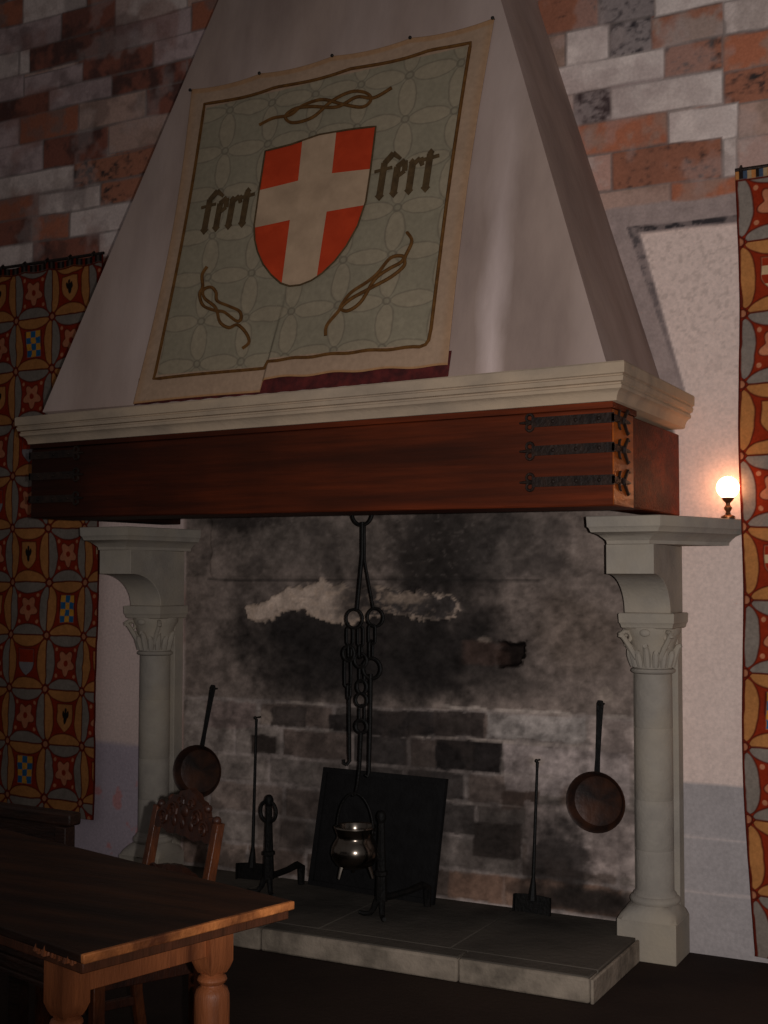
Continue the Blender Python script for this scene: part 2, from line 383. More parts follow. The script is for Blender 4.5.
    mix(panel * sstep(.60, .72, fbm(X, Z, 55, 151, 2)) * .28 * sstep(2.0, 2.9, Z), PC(96, 84, 78))
    # bluish dado
    dado = (1 - sstep(.715, .725, Z + (n_m - .5) * .012)) * sstep(-1.45, -1.44, X)
    mix(dado, PC(116, 109, 108)[None, None] * (.88 + .24 * n_m[..., None]))
    for zl in (.489, .257):
        mix(dado * (1 - sstep(.003, .008, abs(Zw - zl))) * .6, PC(140, 128, 124))
    # left plaster strip beside the tapestry
    left = (1 - sstep(-4.10, -4.09, X)) * (1 - sstep(3.0, 3.02, Z))
    mix(left, PC(146, 128, 122)[None, None] * (.95 + .1 * n_m[..., None]))
    dl = left * (1 - sstep(.68, .72, Z + (n_l - .5) * .06))
    mix(dl, PC(118, 107, 113)[None, None] * (.9 + .2 * n_m[..., None]))
    mix(dl * sstep(.63, .68, n_m), PC(130, 92, 92))
    # ------------------------------------------------ fireback
    fb = sstep(-4.09, -4.07, X) * (1 - sstep(-1.46, -1.45, X)) * (1 - sstep(2.36, 2.40, Z))
    plas = PC(88, 77, 71)[None, None] * (.82 + .36 * n_m[..., None])
    mix(fb, plas)
    H[fb > .5] = (n_m[fb > .5] - .5) * .008
    # lower courses of blocks
    lowz = [(.10, .24), (.24, .40), (.40, .555), (.555, .695), (.695, .845), (.845, .975)]
    low = fb * (1 - sstep(.975, .99, Zw + (n_m - .5) * .03))
    mix(low, PC(110, 99, 94)[None, None] * (.75 + .5 * n_m[..., None]))
    rg = random.Random(3)
    for k, (za, zb) in enumerate(lowz):
        x = -4.12 + rg.uniform(-.2, 0)
        while x < -1.6:
            w = rg.uniform(.24, .46)
            cen = abs((x + w / 2) + 2.75)
            dk = min(1, max(0, 1.25 - cen / .75)) * rg.uniform(.55, 1) + rg.uniform(0, .12)
            if rg.random() < .3: dk *= .55
            c = PC(98, 88, 82) * (1 - dk) + PC(30, 26, 25) * dk
            if k == 0: c = c * .55 + PC(88, 68, 56) * .45 * (1 - .55 * dk)
            if rg.random() < .2: c = c * .7 + PC(84, 62, 52) * .3
            g = .011
            e = np.minimum(np.minimum(Xw - x, x + w - Xw), np.minimum(Zw - za, zb - Zw)) + (n_f - .5) * .022
            m = sstep(g * .4, g * 1.3, e) * low
            mix(m * .9, c[None, None] * (.65 + .7 * n_m[..., None])); H[m > .5] += .004
            x += w
    def rblock(xa, xb, za, zb, c, s=1.0, g=.012):
        e = np.minimum(np.minimum(Xw - xa, xb - Xw), np.minimum(Zw - za, zb - Zw)) + (n_f - .5) * .03
        m = sstep(0, g, e) * s
        mix(m, PC(*c)[None, None] * (.65 + .7 * n_m[..., None]))
    # blocks one can tell apart
    rblock(-2.35, -1.86, .85, .975, (116, 107, 102)); rblock(-1.86, -1.62, .72, .98, (120, 106, 100), .8)
    rblock(-2.63, -2.36, .85, .975, (48, 41, 38)); rblock(-2.95, -2.65, .84, .97, (40, 35, 33))
    rblock(-2.62, -2.27, .69, .845, (28, 24, 23)); rblock(-2.26, -1.66, .60, .84, (118, 106, 102), .85)
    rblock(-2.27, -2.08, .54, .63, (56, 44, 38)); rblock(-2.42, -2.17, .31, .48, (40, 34, 31))
    rblock(-2.16, -1.64, .28, .58, (116, 103, 98), .75)
    rblock(-3.55, -3.32, .84, .96, (50, 43, 40)); rblock(-3.66, -3.50, .70, .80, (40, 34, 31)); rblock(-3.2, -2.75, .83, .93, (38, 33, 31))
    rblock(-3.95, -3.62, .82, .97, (92, 76, 72), .6)
    rblock(-3.62, -3.32, .12, .40, (78, 66, 60), .6); rblock(-2.55, -1.7, .10, .24, (88, 66, 54), .7)
    def rim(za, xa, xb, col, w=.010, a=.6):
        mix((1 - sstep(.3 * w, w, abs(Zw - za - (n_m - .5) * .03))) * sstep(xa, xa + .05, X) * (1 - sstep(xb - .05, xb, X)) * fb * a * sstep(.35, .5, n_f), PC(*col))
    # soot
    def soot(cx, cz, rx, rz, s, col=(26, 23, 22), rag=.35, hard=.5):
        d = ((X - cx) / rx) ** 2 + ((Z - cz) / rz) ** 2
        d = np.sqrt(d) + (n_l - .5) * rag * 2 + (n_m - .5) * rag * 1.1 + (n_f - .5) * rag * .5
        mix((1 - sstep(1 - hard, 1 + hard * .4, d)) * s * fb, PC(*col))
    soot(-2.85, .62, .70, .45, .42); soot(-2.85, 1.28, .80, .36, .93); soot(-3.35, 1.15, .42, .28, .75); soot(-2.58, 1.76, .38, .34, .93); soot(-2.5, 1.5, .3, .3, .6)
    soot(-2.2, 1.75, .30, .20, .5, (60, 54, 51)); soot(-2.45, 1.22, .5, .3, .6); soot(-2.95, 1.10, .72, .17, .8); soot(-2.25, 1.12, .35, .12, .4); soot(-3.55, 1.5, .25, .12, .4, (44, 39, 37)); soot(-2.65, .8, .45, .28, .35); soot(-3.0, 1.85, 1.0, .35, .35, (44, 39, 36))
    soot(-2.0, .34, .15, .12, .85, (20, 18, 18), .9, .5); soot(-1.86, .17, .17, .05, .8, (26, 23, 22), .8, .5); soot(-2.2, .42, .3, .16, .5, (30, 26, 24), .5)
    soot(-3.3, 1.78, .55, .18, .45, (60, 54, 50)); soot(-3.0, .35, .5, .25, .35); soot(-1.95, .17, .3, .05, .8, (30, 26, 24))
    soot(-1.9, 1.35, .25, .22, .25, (70, 56, 44)); soot(-3.75, 1.9, .3, .06, .9, (36, 31, 29))
    soot(-1.88, .62, .1, .06, .5, (84, 64, 52))
    # joint under the upper plaster, its right hand edge
    jm = (1 - sstep(.003, .010, abs(Z - 1.592 - (n_l - .5) * .03))) * sstep(-3.95, -3.93, X) * (1 - sstep(-2.1, -2.05, X)) * fb
    mix(jm * .6, PC(26, 23, 22))
    ue = -1.975 + .06 * np.sin((Z - 1.6) * 9) + .02 * (n_m - .5)
    jr = (1 - sstep(.004, .014, abs(X - ue))) * sstep(1.6, 1.63, Z) * fb
    mix(jr * .25 * sstep(.4, .6, n_m), PC(110, 98, 92))
    up = sstep(1.6, 1.61, Z) * fb * sstep(-3.92, -3.9, X + .04 * (n_m - .5)) * (1 - sstep(-2.0, -1.97, X - ue - 1.975 + 1.975 - 1.98))
    H[up > .5] += .010
    # peeled patch with a pale rim
    pp = np.array([(-3.70, 1.44), (-3.66, 1.475), (-3.58, 1.475), (-3.45, 1.55), (-3.30, 1.57), (-3.24, 1.60), (-3.17, 1.57), (-3.02, 1.55), (-2.9, 1.565), (-2.72, 1.535),
                   (-2.52, 1.52), (-2.46, 1.46), (-2.56, 1.395), (-2.70, 1.41), (-2.85, 1.43), (-2.98, 1.40), (-3.08, 1.375), (-3.25, 1.39), (-3.33, 1.44), (-3.46, 1.435), (-3.58, 1.365), (-3.67, 1.39)])
    def inpoly(px, pz, poly):
        ins = np.zeros(px.shape, bool); n = len(poly); dist = np.full(px.shape, 9.)
        for i in range(n):
            ax, az = poly[i]; bx, bz = poly[(i + 1) % n]
            c = ((az > pz) != (bz > pz)) & (px < (bx - ax) * (pz - az) / (bz - az + 1e-12) + ax); ins ^= c
            t = np.clip(((px - ax) * (bx - ax) + (pz - az) * (bz - az)) / ((bx - ax) ** 2 + (bz - az) ** 2), 0, 1)
            dist = np.minimum(dist, np.hypot(px - ax - t * (bx - ax), pz - az - t * (bz - az)))
        return np.where(ins, dist, -dist)
    sd = inpoly(X + (n_f - .5) * .05, Z + (n_s - .5) * .05, pp)
    inside = sstep(-.002, .004, sd)
    pale = 1 - sstep(-3.35, -2.9, X)
    colr = PC(136, 119, 107)[None, None] * (pale * (.62 + .5 * n_m))[..., None] + PC(46, 41, 39)[None, None] * ((1 - pale) * (.6 + .8 * n_f))[..., None]
    mix(inside * .95, colr)
    mix(inside * (1 - sstep(.006, .016, sd)) * (.35 + .6 * sstep(.46, .62, n_m)), PC(112, 97, 86))
    mix(inside * sstep(.58, .66, n_s) * (.15 + .5 * (1 - sstep(-2.95, -2.7, X))), PC(110, 94, 82))
    mix(inside * (1 - sstep(.3, 1, np.hypot((X + 2.78) / .16, (Z - 1.505) / .04) + (n_f - .5) * 1.6)) * .7, PC(116, 100, 88))
    soot(-3.03, 1.49, .14, .10, .7, (40, 35, 33), .5)
    H[inside > .5] += .014
    # nests of flaked plaster, the dark putlog hole
    hd = np.maximum(abs(X + 2.225) / .066, abs(Z - 1.245) / .062) + (n_f - .5) * .9 + (n_m - .5) * .7
    mix((1 - sstep(.85, 1.05, hd)) * fb, PC(22, 17, 15)); H -= .07 * (1 - sstep(.55, 1.05, hd))
    hd2 = np.maximum(abs(X + 2.36) / .12, abs(Z - 1.25) / .06) + (n_m - .5) * .9
    mix((1 - sstep(.6, 1.05, hd2)) * .45 * fb, PC(62, 46, 40))
    mix((1 - sstep(.5, 1., np.hypot((X + 2.37) / .05, (Z - 1.315) / .018) + (n_f - .5) * 1.6)) * .4, PC(112, 98, 88))
    # bright ragged ledge over the block courses
    rim(.845, -2.75, -1.66, (120, 108, 100)); rim(.97, -3.65, -3.2, (120, 108, 100)); rim(.845, -3.4, -3.0, (84, 76, 70)); rim(.695, -2.3, -2.0, (100, 90, 84)); rim(.555, -2.6, -1.7, (96, 86, 80), .008, .4)
    lg = (1 - sstep(.004, .012, abs(Zw - .985 - (n_m - .5) * .03))) * sstep(-2.62, -2.5, X) * fb
    mix(lg * .6 * sstep(.35, .55, n_m), PC(134, 122, 114))
    # pale patches where the tools hang
    for cx, cz in ((-2.11, .765), (-3.57, .885), (-1.775, 1.075)):
        mix((1 - sstep(.6, 1.1, np.hypot((X - cx) / .05, (Z - cz) / .04) + (n_m - .5) * 1.5 + (n_f - .5))) * .5, PC(124, 110, 100))
    # coarse grain and flecks of the burnt surface
    g_ = np.clip(1 + .7 * (n_f - .5) + .8 * (n_s - .5) + .5 * (n_m - .5), .45, 1.5)
    Cc[:] = Cc * (1 + (g_ - 1) * fb)[..., None]
    fk = fb * sstep(1.6, 1.62, Z)
    mix(fk * sstep(.68, .74, n_s) * sstep(.45, .6, n_l) * .16, PC(100, 90, 84))
    mix(fk * sstep(.54, .66, fbm(X, Z, 6, 131, 4)) * .45, PC(40, 35, 33))
    mix(fb * (1 - sstep(.95, 1.0, Z)) * sstep(.52, .66, fbm(X, Z, 7, 141, 4)) * .45, PC(44, 37, 34))
    P = np.stack([X, YW - H - (n_l - .5) * .006, Z], -1)
    c = tuple(PC(122, 108, 102))
    ev = [(-9, YW, z0), (x0, YW, z0), (x0, YW, z1), (-9, YW, z1), (x1, YW, z0), (2.5, YW, z0), (2.5, YW, z1), (x1, YW, z1)]
    return grid_mesh('wall_back', nx, nz, P, Cc, M['wall'], extra=(ev, [(0, 1, 2, 3), (4, 5, 6, 7)], [c] * 8))
structure(build_wall())

fl = MB(); fl.box(-9, 2.5, -1.5, 5.6, -.12, 0)
structure(fl.build('floor', M['floor'], smooth=False))

# ================================================================== FIREPLACE MASONRY
# hood
K = .2
def hood_y(z): return 4.58 + K * (z - 2.4)
t = MB()
zb, zt = 2.385, 5.3
def hx(z): return (-4.215 + .352 * (z - 2.4), -1.455 - .338 * (z - 2.4))
rows = []
for i in range(13):
    z = zb + (zt - zb) * i / 12
    xl, xr = hx(z)
    rows.append([(xl - .03, YW - .005, z), (xl, hood_y(z), z), (xr, hood_y(z), z), (-1.488 - .311 * (z - 2.4), YW - .005, z)])
vs = [p for r in rows for p in r]; fs = []
for k in range(12):
    for i in range(3): fs.append((k * 4 + i, k * 4 + i + 1, k * 4 + 5 + i, k * 4 + 4 + i))
t.add(vs, fs)
hood = t.build('chimney_hood', M['hood'], solid=.12, smooth=False)
tag(hood, 'tall tapering plastered chimney hood above the stone cornice', 'chimney hood')

# cornice: profile of overhang against height, following three sides
def plan_loft(levels, base, mb):
    """base(o) -> list of plan points for overhang o"""
    mb.loft([[(p[0], p[1], z) for p in base(o)] for z, o in levels])
cor = MB()
lev = [(2.255, .000), (2.258, .010), (2.272, .012), (2.276, .014), (2.286, .018), (2.296, .027), (2.300, .036), (2.312, .038), (2.316, .034), (2.322, .034), (2.326, .044), (2.342, .049), (2.346, .044), (2.350, .044), (2.354, .053), (2.392, .054), (2.398, .050), (2.400, .03)]
def cb(o): return [(-4.262 - o, YW), (-4.262 - o, 4.548 - o), (-1.416 + o, 4.548 - o), (-1.416 + o, YW)]
plan_loft(lev, cb, cor)
cor.v = [sag(p) for p in cor.v]
cobj = cor.build('stone_cornice', M['cornice'], angle=30)
tag(cobj, 'long moulded pale stone cornice lying on top of the wooden beam', 'cornice')

# beam
bt = thing('lintel_beam', (-2.84, 5.0, 1.868), 'massive dark oak beam spanning the fireplace under the cornice, iron straps at its ends', 'beam')
b = MB(); b.box(-4.252, -1.423, 4.54, 4.84, 1.868, 2.232)
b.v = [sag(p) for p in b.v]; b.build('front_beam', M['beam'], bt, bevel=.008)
b = MB(); b.box(-4.256, -1.4195, 4.534, 4.845, 2.232, 2.2555)
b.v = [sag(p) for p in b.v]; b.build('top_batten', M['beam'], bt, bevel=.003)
b = MB(); b.box(-1.426, -1.4215, 4.545, 4.80, 1.872, 2.228); b.v = [sag(p) for p in b.v]; b.build('end_board', M['beam_end'], bt, bevel=.002)
for xa, xb in ((-1.56, -1.432), (-4.243, -4.115)):
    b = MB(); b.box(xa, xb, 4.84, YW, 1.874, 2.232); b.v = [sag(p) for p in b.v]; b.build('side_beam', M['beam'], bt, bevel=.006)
def strap(z, side):
    b = MB(); s = 1 if side == 'R' else -1
    xe = -1.423 if side == 'R' else -4.252
    L = .315 if side == 'R' else .27
    b.box(min(xe + s * .007, xe - s * L), max(xe + s * .007, xe - s * L), 4.533, 4.541, z - .019, z + .019)
    # curled finial on the front
    for d in (-1, 1):
        pts = []
        for i in range(12):
            a = i / 11 * 1.5 * PI
            pts.append((xe - s * (L + .008 + .014 * math.sin(a)), 4.536, z + d * (.004 + .014 * (1 - math.cos(a)))))
        b.tube(pts, .006, 6)
    b.tube([(xe - s * L, 4.536, z), (xe - s * (L + .05), 4.536, z)], [.010, .004], 6)
    # return on the end of the beam with a three-pronged tip
    b.box(min(xe - s * .001, xe + s * .007), max(xe - s * .001, xe + s * .007), 4.533, 4.66, z - .014, z + .014)
    xs_ = xe + s * .005
    b.tube([(xs_, 4.65, z), (xs_, 4.71, z), (xs_, 4.75, z)], [.013, .009, .003], 6)
    for d in (-1, 1):
        b.tube([(xs_, 4.66, z), (xs_, 4.685, z + d * .022), (xs_, 4.715, z + d * .045), (xs_, 4.735, z + d * .04)], [.009, .008, .007, .005], 6)
        b.tube([(xs_, 4.60, z + d * .01), (xs_, 4.61, z + d * .03), (xs_, 4.625, z + d * .036)], [.007, .006, .004], 6)
    for q in (.05, .14, .23):
        b.ball((xe - s * q, 4.533, z), .008, 6, (1, .6, 1))
    b.v = [sag(p) for p in b.v]; b.build('iron_strap', M['strap'], bt)
for z in (2.195, 2.085, 1.965): strap(z, 'R'); strap(z, 'L')

# columns
def column(xc, fr, flt, label):
    r = thing('stone_column', (xc, YW, 0), label, 'column', group=None)
    m = M['lime']; YC = 5.42
    def sq(h, yc=YC): return [(xc - h + .012, yc - h), (xc + h, yc - h), (xc + h, yc + h), (xc - h + .012, yc + h)]
    b = MB(); b.box(xc - .135, xc + .118, 5.305, YW, 0, .168); b.build('plinth', m, r, bevel=.004)
    # base: square to round transition, torus
    b = MB(); n = 32; rings = []
    for z, tt, rad in ((.168, 0, .126), (.19, .25, .122), (.215, .6, .108), (.228, 1, .098)):
        ring = []
        for i in range(n):
            a = 2 * PI * (i + .5) / n
            ca, sa = math.cos(a), math.sin(a); q = rad / max(abs(ca), abs(sa))
            rr = q * (1 - tt) + rad * tt
            ring.append((xc - .008 * (1 - tt) + rr * ca, min(YW, YC + rr * sa), z))
        rings.append(ring)
    b.loft(rings)
    b.lathe([(.085, .222), (.100, .228), (.106, .238), (.106, .246), (.100, .256), (.092, .260), (.090, .268), (.084, .274), (.08, .282)], (xc, YC, 0), 32)
    b.build('base', m, r)
    b = MB(); pr = [(.0805, .278)]
    for zj in (.45, .66, .965): pr += [(.0805, zj - .004), (.0785, zj), (.0805, zj + .004)]
    pr += [(.0795, 1.20)]
    b.lathe(pr, (xc, YC, 0), 36); b.build('shaft', m, r)
    b = MB(); b.box(xc - .098, xc + .098, 5.455, YW, 0, 1.46); b.build('pilaster', m, r, bevel=.003)
    # capital
    b = MB()
    b.lathe([(.081, 1.195), (.092, 1.200), (.096, 1.207), (.092, 1.215), (.082, 1.219), (.083, 1.24), (.087, 1.28), (.095, 1.32), (.108, 1.355), (.118, 1.372), (.118, 1.392)], (xc, YC, 0), 36)
    b.loft([[(p[0], min(p[1], YW), z) for p in sq(h)] for z, h in ((1.388, .108), (1.394, .116), (1.408, .119), (1.414, .124), (1.450, .126), (1.455, .122))])
    for i in range(9):
        a = PI + PI * (i + .0) / 8
        big = i % 2 == 0
        pts = []; rs = []
        for k in range(7):
            q = k / 6
            rr = .083 + .018 * q + (.022 if big else .010) * q ** 3
            z = 1.225 + (.105 if big else .075) * q - (.012 if k == 6 else 0)
            pts.append((xc + rr * math.cos(a), YC + rr * math.sin(a), z)); rs.append((.013 + .006 * math.sin(PI * q)) * (1 - .25 * q))
        b.tube(pts, rs, 8)
    for sx in (-1, 1):      # corner volutes
        c = (xc + sx * .098, YC - .098)
        d = (sx * .7071, -.7071)
        pts = []; rs = []
        for k in range(15):
            a = k / 14 * 2.6 * PI; rad = .030 * (1 - k / 19)
            pts.append((c[0] + d[0] * (rad * math.cos(a) - .012), c[1] + d[1] * (rad * math.cos(a) - .012), 1.350 + rad * math.sin(a))); rs.append(.011 - .005 * k / 14)
        b.tube(pts, rs, 8)
        b.tube([(xc + sx * .05, YC - .075, 1.26), (xc + sx * .075, YC - .09, 1.31), (xc + sx * .095, YC - .1, 1.345), (xc + sx * .112, YC - .115, 1.372)], [.012, .012, .011, .010], 8)
    b.ball((xc, YC - .122, 1.372), .018, 8, (1.3, .6, .9))
    b.build('capital', m, r)
    # console bracket with its concave front
    b = MB(); prof = [(YW, 1.455), (5.33, 1.455)]
    for i in range(1, 13):
        a = i / 12 * PI / 2
        prof.append((5.33 - .235 * (1 - math.cos(a)), 1.455 + .165 * math.sin(a)))
    prof += [(5.08, 1.62), (5.08, 1.742), (YW, 1.742)]
    b.prism(prof, lambda y, z, d: (d, y, z), xc - .098, xc + .102)
    b.build('bracket', m, r, bevel=.003, angle=25)
    # abacus block
    b = MB()
    lv = [(1.742, -.012), (1.756, -.010), (1.766, .000), (1.780, .016), (1.786, .030), (1.790, .040), (1.806, .046), (1.812, .052), (1.852, .054), (1.855, .050)]
    def ab(o): return [(xc - .098 - flt - o, YW), (xc - .098 - o, 5.045 - o), (xc + .102 + o, 5.045 - o), (xc + .102 + fr + o, YW)]
    plan_loft(lv, ab, b); b.build('abacus', m, r, angle=30)
    return r
column(-1.526, .215, .10, 'pale stone column with carved capital to the right of the fire, lamp on its ledge')
column(-4.19, .05, .12, 'pale stone column with carved capital to the left of the fire, beside the left tapestry')

# hearth
ht = thing('raised_hearth', (-2.85, 5.1, 0), 'low raised stone hearth slab in front of the fireback', 'hearth')
xs_h = [-4.12, -3.47, -2.82, -2.2, -1.575]
for i in range(4):
    b = MB(); xa, xb = xs_h[i] + .002, xs_h[i + 1] - .002
    po_ = [(xa, 4.80), (xb, 4.80), (xb, YW - .015), (xa, YW - .015)]
    if i == 3: po_ = [(xa, 4.80), (xb, 4.80), (xb, 5.30), (-1.667, 5.30), (-1.667, YW - .015), (xa, YW - .015)]
    if i == 0: po_ = [(xa, 4.80), (xb, 4.80), (xb, YW - .015), (-4.066, YW - .015), (-4.066, 5.30), (xa, 5.30)]
    b.prism(po_, lambda x, y, d: (x, y, d), 0, HH - .001); b.build('slab', M['hearth'], ht, bevel=.004)
for xa, xb in ((-4.12, -3.05), (-3.05, -2.12), (-2.12, -1.575)):
    b = MB(); b.box(xa + .002, xb - .002, 4.69, 4.797, 0, HH - .006); k = b.build('kerb_stone', M['kerb'], ht, bevel=.010)
    b = MB(); b.box(xa + .004, xb - .004, 4.70, 4.797, HH - .010, HH - .001); b.build('slab_edge', M['hearth'], ht, bevel=.006)
b = MB(); b.box(-1.574, -1.56, 4.69, 5.30, 0, HH - .008); b.build('kerb_stone', M['kerb'], ht, bevel=.005)

# ================================================================== TEXTILES
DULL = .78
def tapestry(name, xL, xR, zB, zT, kx, kz, cw, ch, yoff, label, phase, hooks, kinds):
    st = .0035
    nx = int((xR - xL) / st); nz = int((zT - zB) / st)
    xs = np.linspace(xL, xR, nx); zs = np.linspace(zB, zT, nz)
    X, Z = np.meshgrid(xs, zs)
    n1 = fbm(X, Z, 9, 77, 3); n2 = fbm(X, Z, 60, 78, 2)
    U = (X - kx) / cw + (n1 - .5) * .05; V = (Z - kz) / ch + (fbm(X, Z, 7, 79, 3) - .5) * .05
    ci = np.floor(U).astype(int); cj = np.floor(V).astype(int)
    u = U - ci - .5; v = V - cj - .5
    par = (ci + cj + phase) % 2
    RED = PC(106, 31, 14); DK = PC(68, 20, 12); OCH = PC(138, 90, 50); GRY = PC(102, 92, 84); PALE = PC(142, 90, 64)
    BLU = PC(30, 72, 104); YEL = PC(160, 110, 40); BLK = PC(26, 20, 18); CRM = PC(148, 122, 92)
    C = np.zeros(X.shape + (3,)) + RED
    def mix(m, col):
        m = np.clip(m, 0, 1)[..., None]; C[:] = C * (1 - m) + np.asarray(col) * m
    aa = .012
    ring = np.where(par[..., None] == 0, OCH, GRY)
    for a, bb in ((u, v), (v, u)):
        d = .5 - abs(a); th = .205 * np.sqrt(np.clip(1 - (bb / .43) ** 2, 0, 1)) - .02 * (abs(bb) > .43)
        mix(sstep(-aa, aa, th + .022 - d), DK)
        mix(sstep(-aa, aa, th - d), ring)
    for a in (u, v): mix(1 - sstep(.006, .020, .5 - abs(a)), DK)
    # knots at the crossings
    du = .5 - abs(u); dv = .5 - abs(v); rk = np.hypot(du, dv)
    mix(1 - sstep(.098, .112, du + dv), RED); mix((1 - sstep(.008, .02, abs(du + dv - .105))), DK)
    mix(1 - sstep(.05, .062, rk), PALE * .85); mix((1 - sstep(.006, .016, abs(rk - .062))), DK)
    # small trefoils in the corners
    for a in (0, 1):
        pass
    tri = np.hypot(abs(u) - .245, abs(v) - .245)
    mix((1 - sstep(.030, .042, tri)) * (par == 1), PALE)
    # motifs
    hsh = (ci * 7 + cj * 13 + 5 * phase) % 5
    hsh = np.where(hsh == 1, 3, hsh)
    for (a_, b_), k_ in kinds.items(): hsh = np.where((ci == a_) & (cj == b_), k_, hsh)
    ang = np.arctan2(v, u); rr = np.hypot(u, v)
    fl_ = rr - (.195 + .045 * np.cos(5 * ang + 1.57))
    isA = par == 1
    mix((1 - sstep(-aa, aa, fl_ - .02)) * isA, DK); mix((1 - sstep(-aa, aa, fl_)) * isA, PALE * np.array([1, .95, .95]))
    mix((1 - sstep(.05, .065, rr)) * isA, RED)
    # shields
    w = .20; sh = np.maximum(abs(u) - w * np.clip(1 - np.clip(-v - .02, 0, 1) ** 2 / .055, 0, 1), np.maximum(v - .24, -v - .255))
    isB = par == 0; sm = (1 - sstep(-aa, aa, sh)) * isB
    mix((1 - sstep(-aa, aa, sh - .02)) * isB, DK)
    mix(sm * ((hsh == 0) | (hsh == 3)), OCH)
    eag = np.minimum(np.hypot(u * 2.6, v + .0) - .12, np.minimum(np.hypot((abs(u) - .055) * 2.2, (v - .03) * 1.1 - abs(u) * .5) - .075, np.hypot(u * 1.5, v - .13) - .045))
    mix((1 - sstep(-aa, aa, eag)) * isB * ((hsh == 0) | (hsh == 3)), BLK)
    chk = (np.floor(u * 8 + 5.5) + np.floor(v * 8 + 5)) % 2
    csh = (1 - sstep(-aa, aa, np.maximum(abs(u) - .1875, abs(v) - .25))) * isB * (hsh == 1)
    mix(csh, YEL); mix(csh * (chk == 1), BLU)
    bar = (np.floor((v + .5) * 8) % 2)
    mix(sm * (hsh == 2), CRM); mix(sm * (hsh == 2) * (bar == 1), RED * 1.15)
    mix(sm * (hsh == 4), PC(104, 96, 96)); mix(sm * (hsh == 4) * (v > .0), RED * 1.2)
    mix(1 - sstep(.006, .010, X - xL), DK); mix(1 - sstep(.006, .010, xR - X), DK)
    # top border of coloured tabs
    tb = sstep(zT - .042, zT - .036, Z)
    k = np.floor((X - xL) / .017).astype(int) % 4
    bc = np.array([OCH, BLK, PC(48, 58, 72), CRM * .7])[k]
    mix(tb, bc if hooks == 'bright' else np.array([BLK, RED * .6, BLK, PC(58, 48, 44)])[k])
    mix(sstep(zT - .05, zT - .047, Z) * (1 - sstep(zT - .042, zT - .038, Z)), DK)
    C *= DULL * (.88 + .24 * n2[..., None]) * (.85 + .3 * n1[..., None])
    fold = .012 * np.sin((X - xL) * 13) * np.clip((zT - Z) / 1.5, 0, 1) + .010 * (n1 - .5)
    # lower edge drawn sideways
    drift = np.clip((.75 - Z) / .7, 0, 1) ** 2
    Xs = X + (.035 * drift if hooks == 'bright' else -.02 * drift) + .006 * np.sin(Z * 5)
    zs2 = Z.copy()
    if hooks != 'bright':
        zs2 = Z - .012 * np.abs(np.sin((X - xL) * PI / .18)) * sstep(zT - .3, zT, Z)
    P = np.stack([Xs, YW - yoff - fold - .02 * np.clip((1.0 - Z), 0, 1) * .5, zs2], -1)
    root = thing(name, ((xL + xR) / 2, YW - yoff, zB), label, 'tapestry')
    o = grid_mesh('woven_cloth', nx, nz, P, C, M['tapestry'], root, o0=root['_o'])
    sm_ = o.modifiers.new('thickness', 'SOLIDIFY'); sm_.thickness = .006; sm_.offset = -1
    b = MB(); b.tube([(xL - .005, YW - yoff + .004, zT + .004), (xR, YW - yoff + .004, zT + .004)], .009, 8)
    b.build('hanging_rod', M['strap'], root)
    x = xL + .02
    while x < xR:
        b = MB(); b.tube([(x, YW - yoff - .008, zT - .012), (x, YW - yoff - .013, zT + .006), (x, YW - yoff + .004, zT + .02), (x, YW - yoff + .014, zT + .012)], .005, 6)
        b.build('hanging_hook', M['strap'], root); x += .17
    return root
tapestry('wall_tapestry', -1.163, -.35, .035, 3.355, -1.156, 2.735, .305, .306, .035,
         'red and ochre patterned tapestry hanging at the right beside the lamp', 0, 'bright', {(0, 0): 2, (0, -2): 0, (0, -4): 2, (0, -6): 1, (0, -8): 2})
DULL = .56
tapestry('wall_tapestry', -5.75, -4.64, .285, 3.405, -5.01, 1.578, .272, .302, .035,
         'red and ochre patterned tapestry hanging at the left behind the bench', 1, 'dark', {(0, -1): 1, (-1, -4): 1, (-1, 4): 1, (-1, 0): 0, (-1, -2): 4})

# ---- heraldic banner on the hood
S4 = math.sqrt(1 + K * K)
def cloth_off(s, t):
    r = .010 + .006 * np.sin(s * 7 + t * 1.3) * np.clip(1.2 - t / 1.6, 0, 1)
    # a diagonal crease under the shield, the right half hanging in front
    line = s - (-2.995 + .07 * (t / .45))
    cre = np.clip((.5 - t) / .35, 0, 1)
    r = r + .016 * cre * sstep(-.004, .018, line) * (1 - .8 * sstep(.05, .8, line))
    # slack between the nails
    return r + .006 * np.sin((s + 3.6) / .392 * PI) ** 2 * np.clip((t - 1.1) / .5, 0, 1)
def hp(s, t, off):
    """point on the hood front: s across, t up the slope, off out of the plane"""
    z = 2.4 + t / S4
    return (s, hood_y(z) - off * 1 / S4, z + off * K / S4 - 0)
def cp(s, t, lift=0.0): return hp(s, t, float(cloth_off(np.float64(s), np.float64(t))) + lift)
bn = thing('heraldic_banner', (-2.85, hood_y(2.42), 2.42), 'large cream banner with a white cross on a red shield, pinned to the hood', 'banner')
